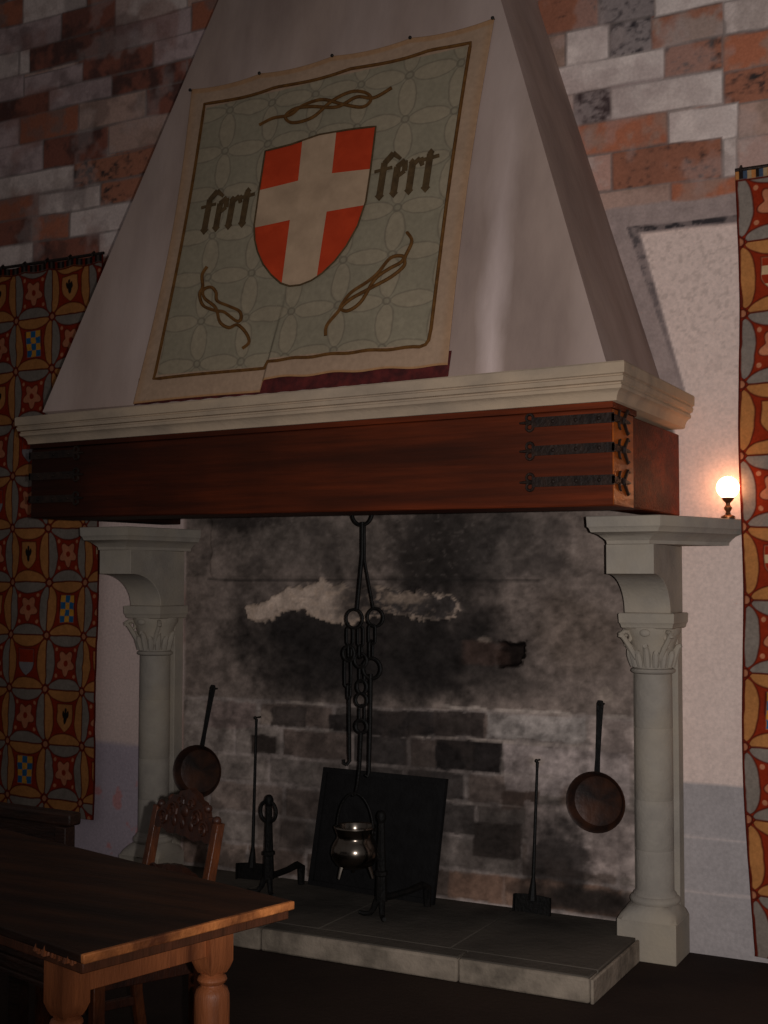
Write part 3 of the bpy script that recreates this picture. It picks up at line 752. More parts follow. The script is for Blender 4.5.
def build_banner():
    ns, nt_ = 420, 420
    a = np.linspace(0, 1, ns); c = np.linspace(0, 1, nt_)
    A, T = np.meshgrid(a, c)
    bot = np.where(A < .435, -.012 + .022 * A, .052 - .006 * A + .004 * np.sin(A * 40))
    sc = np.abs(np.sin(A * 4 * PI)) * .020
    top = 1.563 + .030 * A - sc
    t = bot + (top - bot) * T
    sl = -3.675 + .085 * (t / 1.56) + .045 * np.sin(np.clip(t / 1.56, 0, 1) * PI)
    sr = -2.112 + .078 * (t / 1.56) - .022 * np.sin(np.clip(t / 1.56, 0, 1) * PI) - .0
    s = sl + (sr - sl) * A
    off = cloth_off(s, t)
    z = 2.4 + t / S4
    P = np.stack([s, hood_y(z) - off / S4, z + off * K / S4], -1)
    n1 = fbm(s, t, 6, 91, 4); n2 = fbm(s, t, 40, 95, 3)
    CR = PC(110, 90, 74); GR = PC(92, 84, 70); GR2 = PC(98, 88, 73); LN = PC(70, 62, 52); HEM = PC(110, 80, 54)
    C = np.zeros(P.shape) + CR
    def mix(m, col):
        m = np.clip(m, 0, 1)[..., None]; C[:] = C * (1 - m) + np.asarray(col) * m
    # field inside the stripe
    fl0 = -3.569 + (t - .1) / 1.37 * .071; fr0 = -2.198 + (t - .136) / 1.37 * .069
    fb0 = np.where(s < -2.98, .100, .130); ft0 = 1.464 + (s + 3.498) / 1.37 * .042 - .010 * np.abs(np.sin((s + 3.6) / .392 * PI))
    e = np.minimum(np.minimum(s - fl0, fr0 - s), np.minimum(t - fb0, ft0 - t))
    field = sstep(.012, .016, e)
    mix(field, GR2)
    cs, ct = .235, .210
    U = (s + 3.349) / cs + (n1 - .5) * .12; V = (t - .352) / ct + (n1 - .5) * .12
    u = U - np.floor(U) - .5; v = V - np.floor(V) - .5
    aa = .018
    mm = np.zeros_like(s)
    cellm = field.copy()
    mix(field, GR)
    for p, q in ((u, v), (v, u)):
        d = .5 - abs(p); th = .175 * np.sqrt(np.clip(1 - (q / .42) ** 2, 0, 1)) - .02 * (abs(q) > .42)
        mix(field * sstep(-aa, aa, th + .014 - d) * .8, LN); mix(field * sstep(-aa, aa, th - d - .008), GR2)
    rk = np.hypot(.5 - abs(u), .5 - abs(v))
    mix(field * (1 - sstep(.01, .03, abs(rk - .075))) * .7, LN)
    mix((1 - sstep(.005, .012, t - bot)) , HEM); mix((1 - sstep(.02, .03, top - t)) * .7, HEM)
    mix((1 - sstep(.0, .05, np.minimum(s - sl, sr - s))) * .45, HEM)
    C *= (.90 + .2 * n1[..., None]) * (.94 + .12 * n2[..., None])
    o = grid_mesh('cloth', ns, nt_, P, C, M['banner'], bn, o0=bn['_o'])
    m = o.modifiers.new('thickness', 'SOLIDIFY'); m.thickness = .004; m.offset = -1
build_banner()
# dark red backing that shows below the lifted hem
b = MB(); n = 60; ring_a = []; fs = []
vs = []
for i in range(n + 1):
    a = i / n; s = -3.672 + 1.565 * a
    for t_ in (-.018 + .018 * a + .002 * math.sin(i * 1.7), .11):
        vs.append(hp(s if t_ < .05 else s + .006, t_, .003))
for i in range(n): fs.append((2 * i, 2 * i + 2, 2 * i + 3, 2 * i + 1))
b.add(vs, fs); b.build('backing', M['backing'], bn, solid=.002)

def applique(name, poly, material, lift, parent, step=.03):
    """flat cut of cloth that follows the banner"""
    bm = bmesh.new()
    vs = [bm.verts.new((p[0], p[1], 0)) for p in poly]
    f = bm.faces.new(vs)
    ss = [p[0] for p in poly]; ts = [p[1] for p in poly]
    for ax, (lo, hi) in ((0, (min(ss), max(ss))), (1, (min(ts), max(ts)))):
        x = lo + step
        while x < hi:
            co = (x, 0, 0) if ax == 0 else (0, x, 0); no = (1, 0, 0) if ax == 0 else (0, 1, 0)
            bmesh.ops.bisect_plane(bm, geom=bm.verts[:] + bm.edges[:] + bm.faces[:], plane_co=co, plane_no=no)
            x += step
    o0 = Vector(bn['_o'])
    for v in bm.verts: v.co = Vector(cp(v.co.x, v.co.y, lift)) - o0
    bmesh.ops.recalc_face_normals(bm, faces=bm.faces)
    me = bpy.data.meshes.new(name); bm.to_mesh(me); bm.free()
    me.materials.append(material); me.shade_smooth()
    o = bpy.data.objects.new(name, me); COL.objects.link(o); o.parent = parent
    if parent is not bn: o.matrix_parent_inverse = Matrix()
    return o
def catmull(pts, k=8, closed=False):
    out = []; n = len(pts); rng = range(n if closed else n - 1)
    for i in rng:
        p = [np.array(pts[(i + d) % n] if closed else pts[min(max(i + d, 0), n - 1)], float) for d in (-1, 0, 1, 2)]
        for j in range(k):
            t = j / k
            out.append(.5 * ((2 * p[1]) + (-p[0] + p[2]) * t + (2 * p[0] - 5 * p[1] + 4 * p[2] - p[3]) * t * t + (-p[0] + 3 * p[1] - 3 * p[2] + p[3]) * t ** 3))
    if not closed: out.append(np.array(pts[-1], float))
    return [tuple(x) for x in out]
def ribbon(mb, pts, w, lift, closed=False):
    """raised couched cord: a flattened tube that follows the banner"""
    mb.tube([cp(p[0], p[1], lift) for p in pts], w, 6, closed)
# shield
sh_pts = [(-3.117, 1.155), (-2.98, 1.163), (-2.833, 1.185), (-2.69, 1.182), (-2.548, 1.174), (-2.552, .95), (-2.558, .82), (-2.585, .71), (-2.63, .623), (-2.68, .56), (-2.739, .51), (-2.79, .484),
          (-2.846, .470), (-2.90, .472), (-2.95, .492), (-3.007, .540), (-3.055, .595), (-3.092, .659), (-3.115, .72), (-3.127, .79), (-3.124, .95)]
shield = applique('shield', sh_pts, M['red'], .004, bn)
shield['label'] = 'red shield'
cr_pts = [(-2.921, 1.170), (-2.919, .976), (-3.121, .962), (-3.124, .779), (-2.939, .790), (-2.944, .489), (-2.90, .473), (-2.846, .471), (-2.79, .485), (-2.764, .498), (-2.750, .800), (-2.560, .803), (-2.553, .972), (-2.745, .982), (-2.746, 1.183), (-2.833, 1.185)]
cross = applique('cross', cr_pts, M['cross'], .0065, shield)
cross['label'] = 'cream cross'
sh_d = [tuple(np.array(sh_pts[i]) * (1 - k / 5) + np.array(sh_pts[(i + 1) % len(sh_pts)]) * k / 5) for i in range(len(sh_pts)) for k in range(5)]
b = MB(); ribbon(b, sh_d, .0042, .007, True); b.build('shield_outline', M['thread'], bn)
# running stripe
b = MB(); sp = []
for i in range(41): a = i / 40; sp.append((-3.498 + 1.369 * a, 1.464 + .042 * a - .012 * abs(math.sin(a * 3.5 * PI))))
for i in range(1, 40): a = i / 40; sp.append((-2.129 - .069 * a - .012 * math.sin(a * PI), 1.506 - 1.33 * a))
sp += [(-2.203, .160), (-2.215, .142), (-2.24, .134)]
for i in range(1, 24): a = i / 24; sp.append((-2.24 - .70 * a, .134 - .004 * a + .003 * math.sin(i)))
sp += [(-2.96, .128), (-2.985, .104)]
for i in range(1, 20): a = i / 20; sp.append((-2.985 - .584 * a, .104 - .008 * a))
sp += [(-3.572, .098)]
for i in range(1, 40): a = i / 40; sp.append((-3.570 + .072 * a + .018 * math.sin(a * PI), .098 + 1.366 * a))
ribbon(b, sp, .0075, .002, True); b.build('border_stripe', M['cord'], bn)
# three love-knots
kn1 = [(-3.169, 1.298), (-3.097, 1.318), (-3.003, 1.316), (-2.943, 1.351), (-2.841, 1.362), (-2.734, 1.318), (-2.63, 1.283), (-2.589, 1.309), (-2.612, 1.347), (-2.69, 1.37), (-2.788, 1.345), (-2.882, 1.281), (-2.985, 1.273),
       (-3.03, 1.312), (-2.981, 1.342), (-2.89, 1.336), (-2.758, 1.309), (-2.662, 1.338), (-2.575, 1.318), (-2.491, 1.352)]
kn2 = [(-3.355, .617), (-3.376, .579), (-3.364, .518), (-3.375, .483), (-3.346, .426), (-3.274, .395), (-3.23, .385), (-3.16, .337), (-3.137, .345), (-3.150, .382), (-3.21, .412), (-3.275, .443), (-3.288, .485), (-3.319, .513),
       (-3.358, .502), (-3.345, .462), (-3.278, .410), (-3.246, .340), (-3.195, .308), (-3.151, .318), (-3.099, .273), (-3.08, .230), (-3.109, .205)]
kn3 = [(-2.349, .652), (-2.322, .607), (-2.346, .539), (-2.348, .499), (-2.404, .454), (-2.498, .411), (-2.581, .373), (-2.622, .337), (-2.587, .321), (-2.529, .356), (-2.477, .45), (-2.42, .491), (-2.362, .518), (-2.355, .544),
       (-2.413, .543), (-2.468, .478), (-2.514, .443), (-2.585, .402), (-2.623, .350), (-2.632, .326), (-2.682, .266), (-2.683, .219)]
for kn in (kn1, kn2, kn3):
    b = MB(); ribbon(b, catmull(kn, 6), .0078, .003); b.build('embroidered_knot', M['cord'], bn)
# blackletter words: the same four letters on both sides
def stroke(mb, a, c, w, lift=.004, w2=None):
    w2 = w if w2 is None else w2
    n = max(2, int(math.hypot(c[0] - a[0], c[1] - a[1]) / .015) + 1)
    d = np.array([c[0] - a[0], c[1] - a[1]]); d /= np.linalg.norm(d); nn = np.array([-d[1], d[0]])
    rings = []
    for i in range(n + 1):
        q = i / n; p = np.array(a) * (1 - q) + np.array(c) * q; ww = w * (1 - q) + w2 * q
        l = p + nn * ww / 2; r = p - nn * ww / 2
        rings.append([cp(l[0], l[1], lift), cp(r[0], r[1], lift), cp(r[0], r[1], -.001), cp(l[0], l[1], -.001)])
    mb.loft(rings)
def diamond(mb, c, r, lift=.0045):
    pts = [(c[0] - r, c[1]), (c[0], c[1] - r * 1.1), (c[0] + r, c[1]), (c[0], c[1] + r * 1.1)]
    mb.loft([[cp(p[0], p[1], -.001) for p in pts], [cp(p[0], p[1], lift) for p in pts]])
def word(ox, oy, kx, ky, sl):
    mb = MB()
    def P(x, y): return (ox + x * kx + y * sl, oy + y * ky)
    S = lambda x0, y0, x1, y1, w, w2=None: stroke(mb, P(x0, y0), P(x1, y1), w, .004, w2)
    D = lambda x, y, r: diamond(mb, P(x, y), r)
    W = .030
    S(.045, .0, .045, .165, W); D(.045, .0, .021); S(.045, .160, .085, .205, W * .9); S(.082, .205, .125, .172, W * .8, W * .5); S(.0, .125, .088, .135, .014)       # f
    S(.115, .01, .115, .135, W); D(.115, .005, .020); S(.112, .132, .150, .160, W * .8); S(.150, .158, .155, .108, W * .8); S(.155, .108, .120, .085, W * .6)        # e
    S(.190, .01, .190, .140, W); D(.190, .008, .020); D(.188, .145, .017); S(.195, .135, .225, .160, W * .7); S(.225, .160, .240, .122, W * .9, W * .6)              # r
    S(.272, .012, .272, .175, W); D(.272, .010, .021); D(.275, .180, .016); S(.235, .148, .318, .158, .016)                                                       # t
    mb.build('embroidered_word', M['thread'], bn)
word(-3.440, .803, .89, .93, .05)
word(-2.540, .838, .94, .95, .05)
for s_, t_ in ((-3.595, 1.560), (-3.205, 1.572), (-2.815, 1.580), (-2.425, 1.587), (-2.036, 1.594)):
    b = MB(); c = cp(s_, t_ - .004, .006); b.ball(c, .008, 8, (1, .8, 1)); b.tube([c, (c[0], c[1] + .03, c[2])], .004, 6); b.build('nail', M['nail'], bn)

# ================================================================== THE LAMP
LX, LY = -1.207, 5.455
lt = thing('globe_lamp', (LX, LY, 1.855), 'small brass lamp with a glowing round bulb on the ledge of the right column', 'lamp')
b = MB(); b.lathe([(.029, 0), (.029, .008), (.026, .012), (.012, .018), (.009, .030), (.016, .040), (.017, .048), (.009, .058), (.009, .066), (.022, .078), (.026, .088), (.022, .09)], (LX, LY, 1.855), 24)
b.build('lamp_base', M['brass'], lt)
gm, nt, bs = new_mat('glowing_glass')
bs.inputs['Base Color'].default_value = (1, .8, .6, 1); bs.inputs['Emission Color'].default_value = (1.0, .47, .24, 1); bs.inputs['Emission Strength'].default_value = 10.0
b = MB(); b.ball((LX, LY, 1.855 + .132), .048, 14); b.build('bulb', gm, lt)

# ================================================================== IRON AND COPPER IN THE FIREPLACE
# fireback plate leaning on the wall
pt = thing('iron_fireback', (-2.9, 5.4, HH), 'square black iron plate leaning on the back wall of the hearth', 'fireback')
bl, br, tr, tl = (-3.262, 5.455, HH), (-2.548, 5.375, HH + .002), (-2.512, 5.445, .668), (-3.215, 5.520, .665)
def plate_pt(u, v, d):
    p = (Vector(bl) * (1 - u) + Vector(br) * u) * (1 - v) + (Vector(tl) * (1 - u) + Vector(tr) * u) * v
    nn = (Vector(br) - Vector(bl)).cross(Vector(tl) - Vector(bl)).normalized()
    return tuple(p + nn * d)
b = MB(); b.prism([(0, 0), (1, 0), (1, 1), (0, 1)], plate_pt, -.012, .0); b.build('plate', M['plate'], pt)
b = MB()
for r_ in ([(0, 0), (1, 0), (1, .04), (0, .04)], [(0, .96), (1, .96), (1, 1), (0, 1)], [(0, .04), (.035, .04), (.035, .96), (0, .96)], [(.965, .04), (1, .04), (1, .96), (.965, .96)]):
    b.prism(r_, plate_pt, -.004, .012)
b.build('raised_rim', M['plate'], pt, bevel=.003)

# andirons
def andiron(loc, rz, label, length, ring):
    r = thing('andiron', loc, label, 'andiron', rz, 'pair of andirons', local=True)
    b = MB()
    hs = [(.0, .075), (.0, .2), (.0, .33), (.0, .43)]
    b.tube([(0, 0, .07), (0, 0, .18), (0, 0, .185), (0, 0, .20), (0, 0, .205), (0, 0, .42)], [.027, .023, .030, .030, .021, .014], 8)
    b.ball((0, 0, .438), .022, 8, (1, 1, 1.4)); b.build('post', M['iron'], r)
    for s in (-1, 1):
        b = MB(); b.tube([(0, 0, .085), (s * .018, -.012, .065), (s * .028, -.02, .035), (s * .04, -.03, .014), (s * .065, -.045, .010), (s * .085, -.058, .016)], [.015, .014, .012, .011, .011, .009], 8)
        b.build('foot', M['iron'], r)
    b = MB(); b.tube([(0, .0, .085), (0, .06, .082), (0, length * .6, .088), (0, length - .03, .10), (0, length, .085), (0, length, .0)], [.016, .016, .016, .018, .02, .016], 8)
    b.build('log_bar', M['iron'], r)
    if ring:
        b = MB(); b.torus((0, -.004, .388), .050, .008, 'y', 22, 6); b.build('ring', M['iron'], r)
    return r
andiron((-3.335, 5.20, HH), math.radians(-9), 'black iron andiron with a ring at its top, left of the fireback plate', .24, True)
andiron((-2.668, 5.085, HH), math.radians(-21), 'black iron andiron standing in front of the fireback plate, right of the pot', .28, False)

# cooking pot
CY = 5.15
PX = -2.838
po = thing('cooking_pot', (PX, CY, .245), 'shiny round metal pot hanging from the chain over the hearth', 'pot')
b = MB()
b.lathe([(.001, .283), (.05, .285), (.085, .300), (.103, .325), (.110, .352), (.106, .382), (.092, .406), (.084, .418), (.083, .430), (.088, .445), (.094, .460), (.098, .468), (.096, .474), (.088, .470), (.080, .45), (.078, .43), (.085, .41), (.098, .38), (.100, .35), (.08, .31), (.001, .295)], (PX, CY, 0), 40, False)
b.build('pot_body', M['pot'], po)
for k in range(3):
    a = -PI / 2 - .45 + k * 2 * PI / 3
    b = MB(); b.tube([(PX + .07 * math.cos(a), CY + .07 * math.sin(a), .300), (PX + .082 * math.cos(a), CY + .082 * math.sin(a), .265), (PX + .088 * math.cos(a), CY + .088 * math.sin(a), .245)], [.012, .009, .007], 8)
    b.build('foot', M['pot'], po)
pts = []
for i in range(21):
    a = PI * i / 20
    pts.append((PX + .094 * math.cos(a), CY, .455 + .165 * math.sin(a)))
b = MB(); b.tube(pts, .0055, 8)
for s in (-1, 1): b.torus((PX + s * .096, CY, .452), .012, .004, 'x', 12, 6)
b.build('bail_handle', M['iron'], po)

# chain gear hung from a flue bar behind the beam
ch = thing('pot_chain', (-2.82, CY, 1.93), 'black iron chains and rings hanging from above the beam down to the pot', 'chain')
def cl(fn, name='chain_link'):
    b = MB(); fn(b); b.build(name, M['iron'], ch)
cl(lambda b: b.tube([(-2.81, 4.85, 1.957), (-2.81, 5.47, 1.957), (-2.81, YW, 1.957)], .014, 8), 'flue_bar')
cl(lambda b: b.torus((-2.805, CY, 1.897), .052, .008, 'y', 24, 8), 'ring')
cl(lambda b: b.tube([(-2.803, CY, 1.86), (-2.804, CY, 1.70), (-2.83, CY, 1.455)], [.009, .008, .008], 8), 'hook_bar')
cl(lambda b: b.tube([(-2.797, CY + .008, 1.86), (-2.795, CY + .008, 1.68), (-2.748, CY + .008, 1.455)], [.006, .005, .006], 8), 'hook_bar')
cl(lambda b: b.torus((-2.842, CY - .004, 1.415), .043, .0065, 'y', 24, 8), 'ring')
cl(lambda b: b.torus((-2.737, CY + .004, 1.422), .041, .0065, 'y', 24, 8), 'ring')
def link(x, z, w, h, r=.0052, dy=0.0, rot=False):
    def fn(b):
        pts = []
        for i in range(20):
            a = 2 * PI * i / 20
            ca, sa = math.cos(a), math.sin(a)
            px = w / 2 * ca; pz = (h / 2 - w / 2) * (1 if sa > 0 else -1) * (abs(sa) > .02) + w / 2 * sa
            pts.append((x + (0 if rot else px), CY + dy + (px if rot else 0), z + pz))
        b.tube(pts, r, 6, True)
    cl(fn)
# left strand
link(-2.868, 1.335, .034, .085); link(-2.868, 1.335 - .07, .03, .06, .0052, 0, True)
cl(lambda b: b.torus((-2.868, CY - .01, 1.255), .030, .007, 'y', 18, 6, 1, 1.15), 'ring')
link(-2.878, 1.165, .034, .13); link(-2.872, 1.08, .03, .07, .0052, 0, True)
cl(lambda b: b.tube([(-2.871, CY, 1.06), (-2.868, CY, .80), (-2.866, CY, .765), (-2.876, CY - .01, .748), (-2.888, CY - .014, .755), (-2.888, CY - .014, .772)], [.008, .008, .007, .007, .006, .005], 8), 'hook_bar')
# middle strand
link(-2.812, 1.335, .03, .09); link(-2.812, 1.265, .028, .06, .0052, 0, True)
cl(lambda b: b.torus((-2.806, CY - .008, 1.225), .032, .007, 'y', 18, 6), 'ring')
link(-2.806, 1.165, .026, .075, .006, .004)
cl(lambda b: b.torus((-2.804, CY, 1.105), .026, .007, 'y', 18, 6, 1, 1.2), 'ring')
cl(lambda b: b.torus((-2.803, CY - .006, 1.045), .030, .007, 'y', 18, 6), 'ring')
link(-2.804, .985, .028, .075)
cl(lambda b: b.torus((-2.806, CY, .925), .030, .008, 'y', 18, 6), 'ring')
cl(lambda b: b.tube([(-2.808, CY, .895), (-2.815, CY, .74), (-2.826, CY, .66), (-2.838, CY, .612), (-2.85, CY, .608), (-2.854, CY, .622)], [.009, .008, .007, .006, .006, .004], 8), 'hook_bar')
# right strand
link(-2.752, 1.345, .036, .09); link(-2.757, 1.275, .034, .085, .0052, 0, True)
cl(lambda b: b.torus((-2.752, CY, 1.190), .046, .008, 'y', 24, 8), 'ring')
cl(lambda b: b.tube([(-2.758, CY, 1.165), (-2.760, CY, .95), (-2.766, CY, .72), (-2.770, CY - .01, .702), (-2.78, CY - .012, .71)], [.009, .009, .008, .007, .006], 8), 'hook_bar')

# pans
def pan(loc, tilt, lean, label):
    r = thing('frying_pan', loc, label, 'pan', 0, 'copper pans hung beside the fire', local=True)
    r.rotation_euler = (lean[0], tilt, lean[1])
    b = MB()   # bowl axis along -y
    prof = [(.001, .0), (.09, .0), (.108, -.006), (.122, -.03), (.130, -.042), (.134, -.044), (.134, -.040), (.126, -.026), (.112, .000), (.09, .006), (.001, .006)]
    b.lathe([(q, z) for q, z in prof], (0, 0, 0), 40, False, lambda p: (p[0], p[2], p[1]))
    b.build('bowl', M['copper'], r)
    b = MB(); b.prism([(-.012, .125), (.012, .125), (.010, .2), (.013, .36), (.016, .43), (.010, .445), (-.010, .445), (-.016, .43), (-.013, .36), (-.010, .2)], lambda a, c, d: (a, d, c), -.040, -.032)
    b.build('handle', M['iron'], r, bevel=.002)
    b = MB(); b.tube([(0, .02, .425), (0, -.046, .425), (0, -.05, .437)], .005, 6); b.build('wall_nail', M['nail'], r)
    return r
pan((-1.792, 5.475, .622), math.radians(3), (0, 0), 'round copper pan hung by its long handle left of the right column')
pan((-3.890, 5.415, .612), math.radians(9), (math.radians(-4), math.radians(10)), 'round copper pan hung by its long handle above the carved chair')

# fire shovels
def shovel(foot, top, label):
    r = thing('fire_shovel', foot, label, 'shovel', 0, 'long-handled fire shovels')
    f = Vector(foot); t_ = Vector(top); d = (t_ - f); L = d.length; d.normalize()
    ax = Vector((1, 0, 0)); ax = (ax - d * ax.dot(d)).normalized(); n_ = ax.cross(d)
    def W(a, c, e): return tuple(f + ax * a + d * c + n_ * e)
    b = MB(); b.prism([(-.088, 0.001), (.088, 0.001), (.086, .078), (.03, .082), (-.03, .082), (-.086, .078)], lambda a, c, e: W(a, c, e), -.005, .0)
    for s in (-1, 1): b.prism([(s * .088, .001), (s * .083, .001), (s * .083, .078), (s * .087, .078)], lambda a, c, e: W(a, c, e), -.0, .018)
    b.build('blade', M['iron'], r)
    b = MB(); b.tube([W(0, .06, .004), W(0, .09, .004), W(0, .13, 0), W(0, .16, 0), W(0, L - .03, 0), W(0, L, 0)], [.022, .018, .013, .008, .0065, .008], 8)
    b.build('handle', M['iron'], r)
    b = MB(); p = Vector(W(0, L - .004, 0)); b.tube([(p.x, YW + .02, p.z + .01), (p.x, p.y - .012, p.z + .01)], .005, 6); b.ball((p.x, p.y - .012, p.z + .01), .009, 6); b.build('wall_nail', M['nail'], r)
    return r
shovel((-2.098, 5.455, HH), (-2.085, 5.495, .770), 'long black fire shovel leaning on the wall right of the fireback plate')
shovel((-3.560, 5.40, HH), (-3.600, 5.49, .885), 'long black fire shovel leaning on the wall behind the ringed andiron')

# ================================================================== FURNITURE
# table
TA = Vector((-1.931, 2.253, 0)); TB = Vector((-1.766, 2.881, 0)); TH = .76
e1 = (TB - TA).normalized(); e2 = Vector((-e1.y, e1.x, 0)); TW = (TB - TA).length; TL = 1.47
def T(u, v, z): return tuple(TA + e1 * u + e2 * v + Vector((0, 0, z)))
tt = thing('refectory_table', tuple(TA + e1 * TW / 2 + e2 * TL / 2), 'heavy old oak table with turned legs and a worn top, at the lower left', 'table')
def tb(u0, u1, v0, v1, z0, z1, name, m, bev=.003, par=None):
    b = MB(); b.box(u0, u1, v0, v1, z0, z1, lambda p: T(*p)); return b.build(name, m, tt, bevel=bev)
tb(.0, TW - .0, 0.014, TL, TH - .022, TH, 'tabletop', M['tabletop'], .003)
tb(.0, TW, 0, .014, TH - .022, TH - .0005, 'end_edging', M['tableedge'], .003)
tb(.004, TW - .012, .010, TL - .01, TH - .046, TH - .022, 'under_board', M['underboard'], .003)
def apron(u0, u1, v0, v1):
    b = MB(); b.box(u0, u1, v0, v1, TH - .125, TH - .046, lambda p: T(*p))
    b.build('apron', M['table'], tt, bevel=.002)
LU = (.012, .088, .450, .526)
apron(.088, .450, .115, .145); apron(.088, .450, TL - .145, TL - .115)
def shaded_apron(u0, u1, v0, v1):  # near long apron: dimness at the flash's edge painted as darker wood
    b = MB(); b.box(u0, u1, v0, v1, TH - .125, TH - .046, lambda p: T(*p)); b.build('apron', M['shaded_side'], tt, bevel=.002)
shaded_apron(.03, .06, .175, TL - .175); apron(.478, .508, .175, TL - .175)
b = MB(); b.box(.018, .031, .175, TL - .175, TH - .085, TH - .072, lambda p: T(*p)); b.box(.018, .031, .175, TL - .175, TH - .115, TH - .105, lambda p: T(*p)); b.build('apron_moulding', M['shaded_side'], tt, bevel=.003)  # moulding takes the same shade-darkened colour
prof = [(.032, .0), (.036, .012), (.036, .05), (.030, .06), (.022, .068), (.026, .08), (.026, .09), (.022, .098), (.026, .12), (.034, .18), (.040, .26), (.0435, .36), (.044, .44), (.043, .475), (.036, .497), (.030, .505), (.028, .512),
        (.040, .520), (.044, .530), (.040, .540), (.028, .546), (.026, .552), (.034, .562), (.038, .575), (.038, .588)]
prof = [(r_, z_) for r_, z_ in prof if z_ < .3] + [(.0425, .36), (.045, .43), (.046, .50), (.045, .53), (.040, .545), (.030, .552), (.028, .557), (.036, .562), (.039, .569), (.036, .576), (.030, .580), (.032, .588)]
for u0, u1 in ((LU[0], LU[1]), (LU[2], LU[3])):
    for v0 in (.10, TL - .176):
        c = T((u0 + u1) / 2, v0 + .038, 0)
        b = MB()
        b.lathe([(r_, z_) for r_, z_ in prof], c, 32)
        zb_, zt_ = .585, TH - .046
        def rg(h, z): return [T((u0 + u1) / 2 + a * h, v0 + .038 + d * h, z) for a, d in ((-1, -1), (1, -1), (1, 1), (-1, 1))]
        b.loft([rg(.026, zb_), rg(.032, zb_ + .012), rg(.038, zb_ + .03), rg(.038, zt_)])
        b.build('leg', M['table'], tt, angle=40)
b = MB(); b.box(.025, .075, .14, TL - .14, .09, .13, lambda p: T(*p)); b.build('stretcher', M['table'], tt, bevel=.004)
# splintered near corner
b = MB()
for i in range(13):
    v = .035 + i * .013 + random.uniform(-.004, .004); u = random.uniform(-.002, .006); w_ = random.uniform(.006, .016); t0 = TH - .030 + random.uniform(-.004, .004)
    vs = [T(u - .004, v, t0), T(u + .02, v - .003, t0), T(u + .018, v + w_, t0), T(u - .001, v + w_, t0), T(u + .001, v + .002, TH - .014 + random.uniform(-.006, .006)), T(u + .02, v, TH - .01), T(u + .02, v + w_, TH - .012), T(u + .004, v + w_ * .8, TH - .012 + random.uniform(-.006, .006))]
    b.add(vs, [(3, 2, 1, 0), (4, 5, 6, 7), (0, 1, 5, 4), (1, 2, 6, 5), (2, 3, 7, 6), (3, 0, 4, 7)])
b.build('splintered_edge', M['table'], tt, smooth=False)

# carved chair
CRZ = math.radians(-26)
cbase = Vector((-2.607, 3.44, 0))
cr = thing('carved_chair', tuple(cbase), 'small dark wooden chair with a carved openwork back, behind the table', 'chair', CRZ, local=True)
W2 = .212
def lean(z): return .02 + max(0, z - .42) * .20
for s in (-1, 1):
    b = MB()
    pts = [(s * W2, .03, 0), (s * W2, .0, .2), (s * W2, .0, .42), (s * W2, lean(.6) - .02, .6), (s * W2, lean(.815) - .02, .815)]
    rings = []
    for i, p in enumerate(pts):
        h = .018 if i < 4 else .016
        rings.append([(p[0] + a * h, p[1] + d * h * .9, p[2]) for a, d in ((-1, -1), (1, -1), (1, 1), (-1, 1))])
    b.loft(rings); b.build('back_post', M['post'], cr, bevel=.003)
for s in (-1, 1):
    b = MB(); b.box(s * .212 - .019, s * .212 + .019, -.35, -.312, 0, .43); b.build('front_leg', M['post'], cr, bevel=.003)
b = MB(); b.box(-.245, .245, -.375, .01, .425, .455); b.build('seat', M['chair'], cr, bevel=.008)
b = MB(); b.box(-.195, .195, -.34, -.322, .36, .425); b.box(-.218, -.20, -.315, -.01, .36, .425); b.box(.20, .218, -.315, -.01, .36, .425); b.build('seat_rail', M['chair'], cr, bevel=.003)
b = MB(); b.box(-.20, .20, -.34, -.318, .11, .14); b.box(-.222, -.202, -.318, 0, .15, .18); b.box(.202, .222, -.318, 0, .15, .18); b.build('stretcher', M['chair'], cr, bevel=.003)
def crest(zc_, up, name, hscale):
    """carved rail: scrolled outline with scrolls and beads in relief"""
    top = [(-.165, .02), (-.15, .035), (-.135, .05), (-.12, .048), (-.112, .062), (-.085, .088), (-.06, .092), (-.045, .108), (-.02, .114), (0, .122), (.02, .114), (.045, .108), (.06, .092), (.085, .088), (.112, .062), (.12, .048), (.135, .05), (.15, .035), (.165, .02)]
    botm = [(.165, -.055), (.14, -.062), (.12, -.05), (.10, -.062), (.075, -.078), (.05, -.07), (.025, -.06), (0, -.066), (-.025, -.06), (-.05, -.07), (-.075, -.078), (-.10, -.062), (-.12, -.05), (-.14, -.062), (-.165, -.055)]
    pl_ = [(x, y * hscale) for x, y in (top if up else [(x, y * .5) for x, y in top])] + [(x, y * hscale * (.45 if up else .62)) for x, y in botm]
    b = MB()
    def f(a, c, d):
        z = zc_ + c; return (a * 1.19, lean(z) - .02 + d, z)
    b.prism(pl_, f, -.013, .013)
    for s in (-1, 1):
        for cx, cz, R in ((.118, .01, .026), (.07, .038, .030), (.085, -.03, .022), (.035, -.022, .018), (.03, .075, .018)):
            if (not up and cz > .03) or (up and cz < 0): continue
            pts = []
            for i in range(16):
                a = i / 15 * 3.2 * PI; q = R * (1 - i / 20)
                pts.append(f(s * cx + s * q * math.cos(a), (cz + q * math.sin(a)) * hscale, -.014))
            b.tube(pts, .0055, 6)
        if up:
            b.ball(f(s * .165, .045, 0), .015, 8); b.ball(f(s * .108, .073, 0), .014, 8)
    for x in (-.05, 0, .05): b.ball(f(x, .01 * hscale, -.014), .014, 8, (1, .6, 1.4))
    b.ball(f(0, .05 * hscale if up else 0, -.014), .022, 8, (1, .5, 1))
    b.build(name, M['chair'], cr)
crest(.775, True, 'crest_rail', 1.0)
crest(.605, False, 'lower_rail', .75)

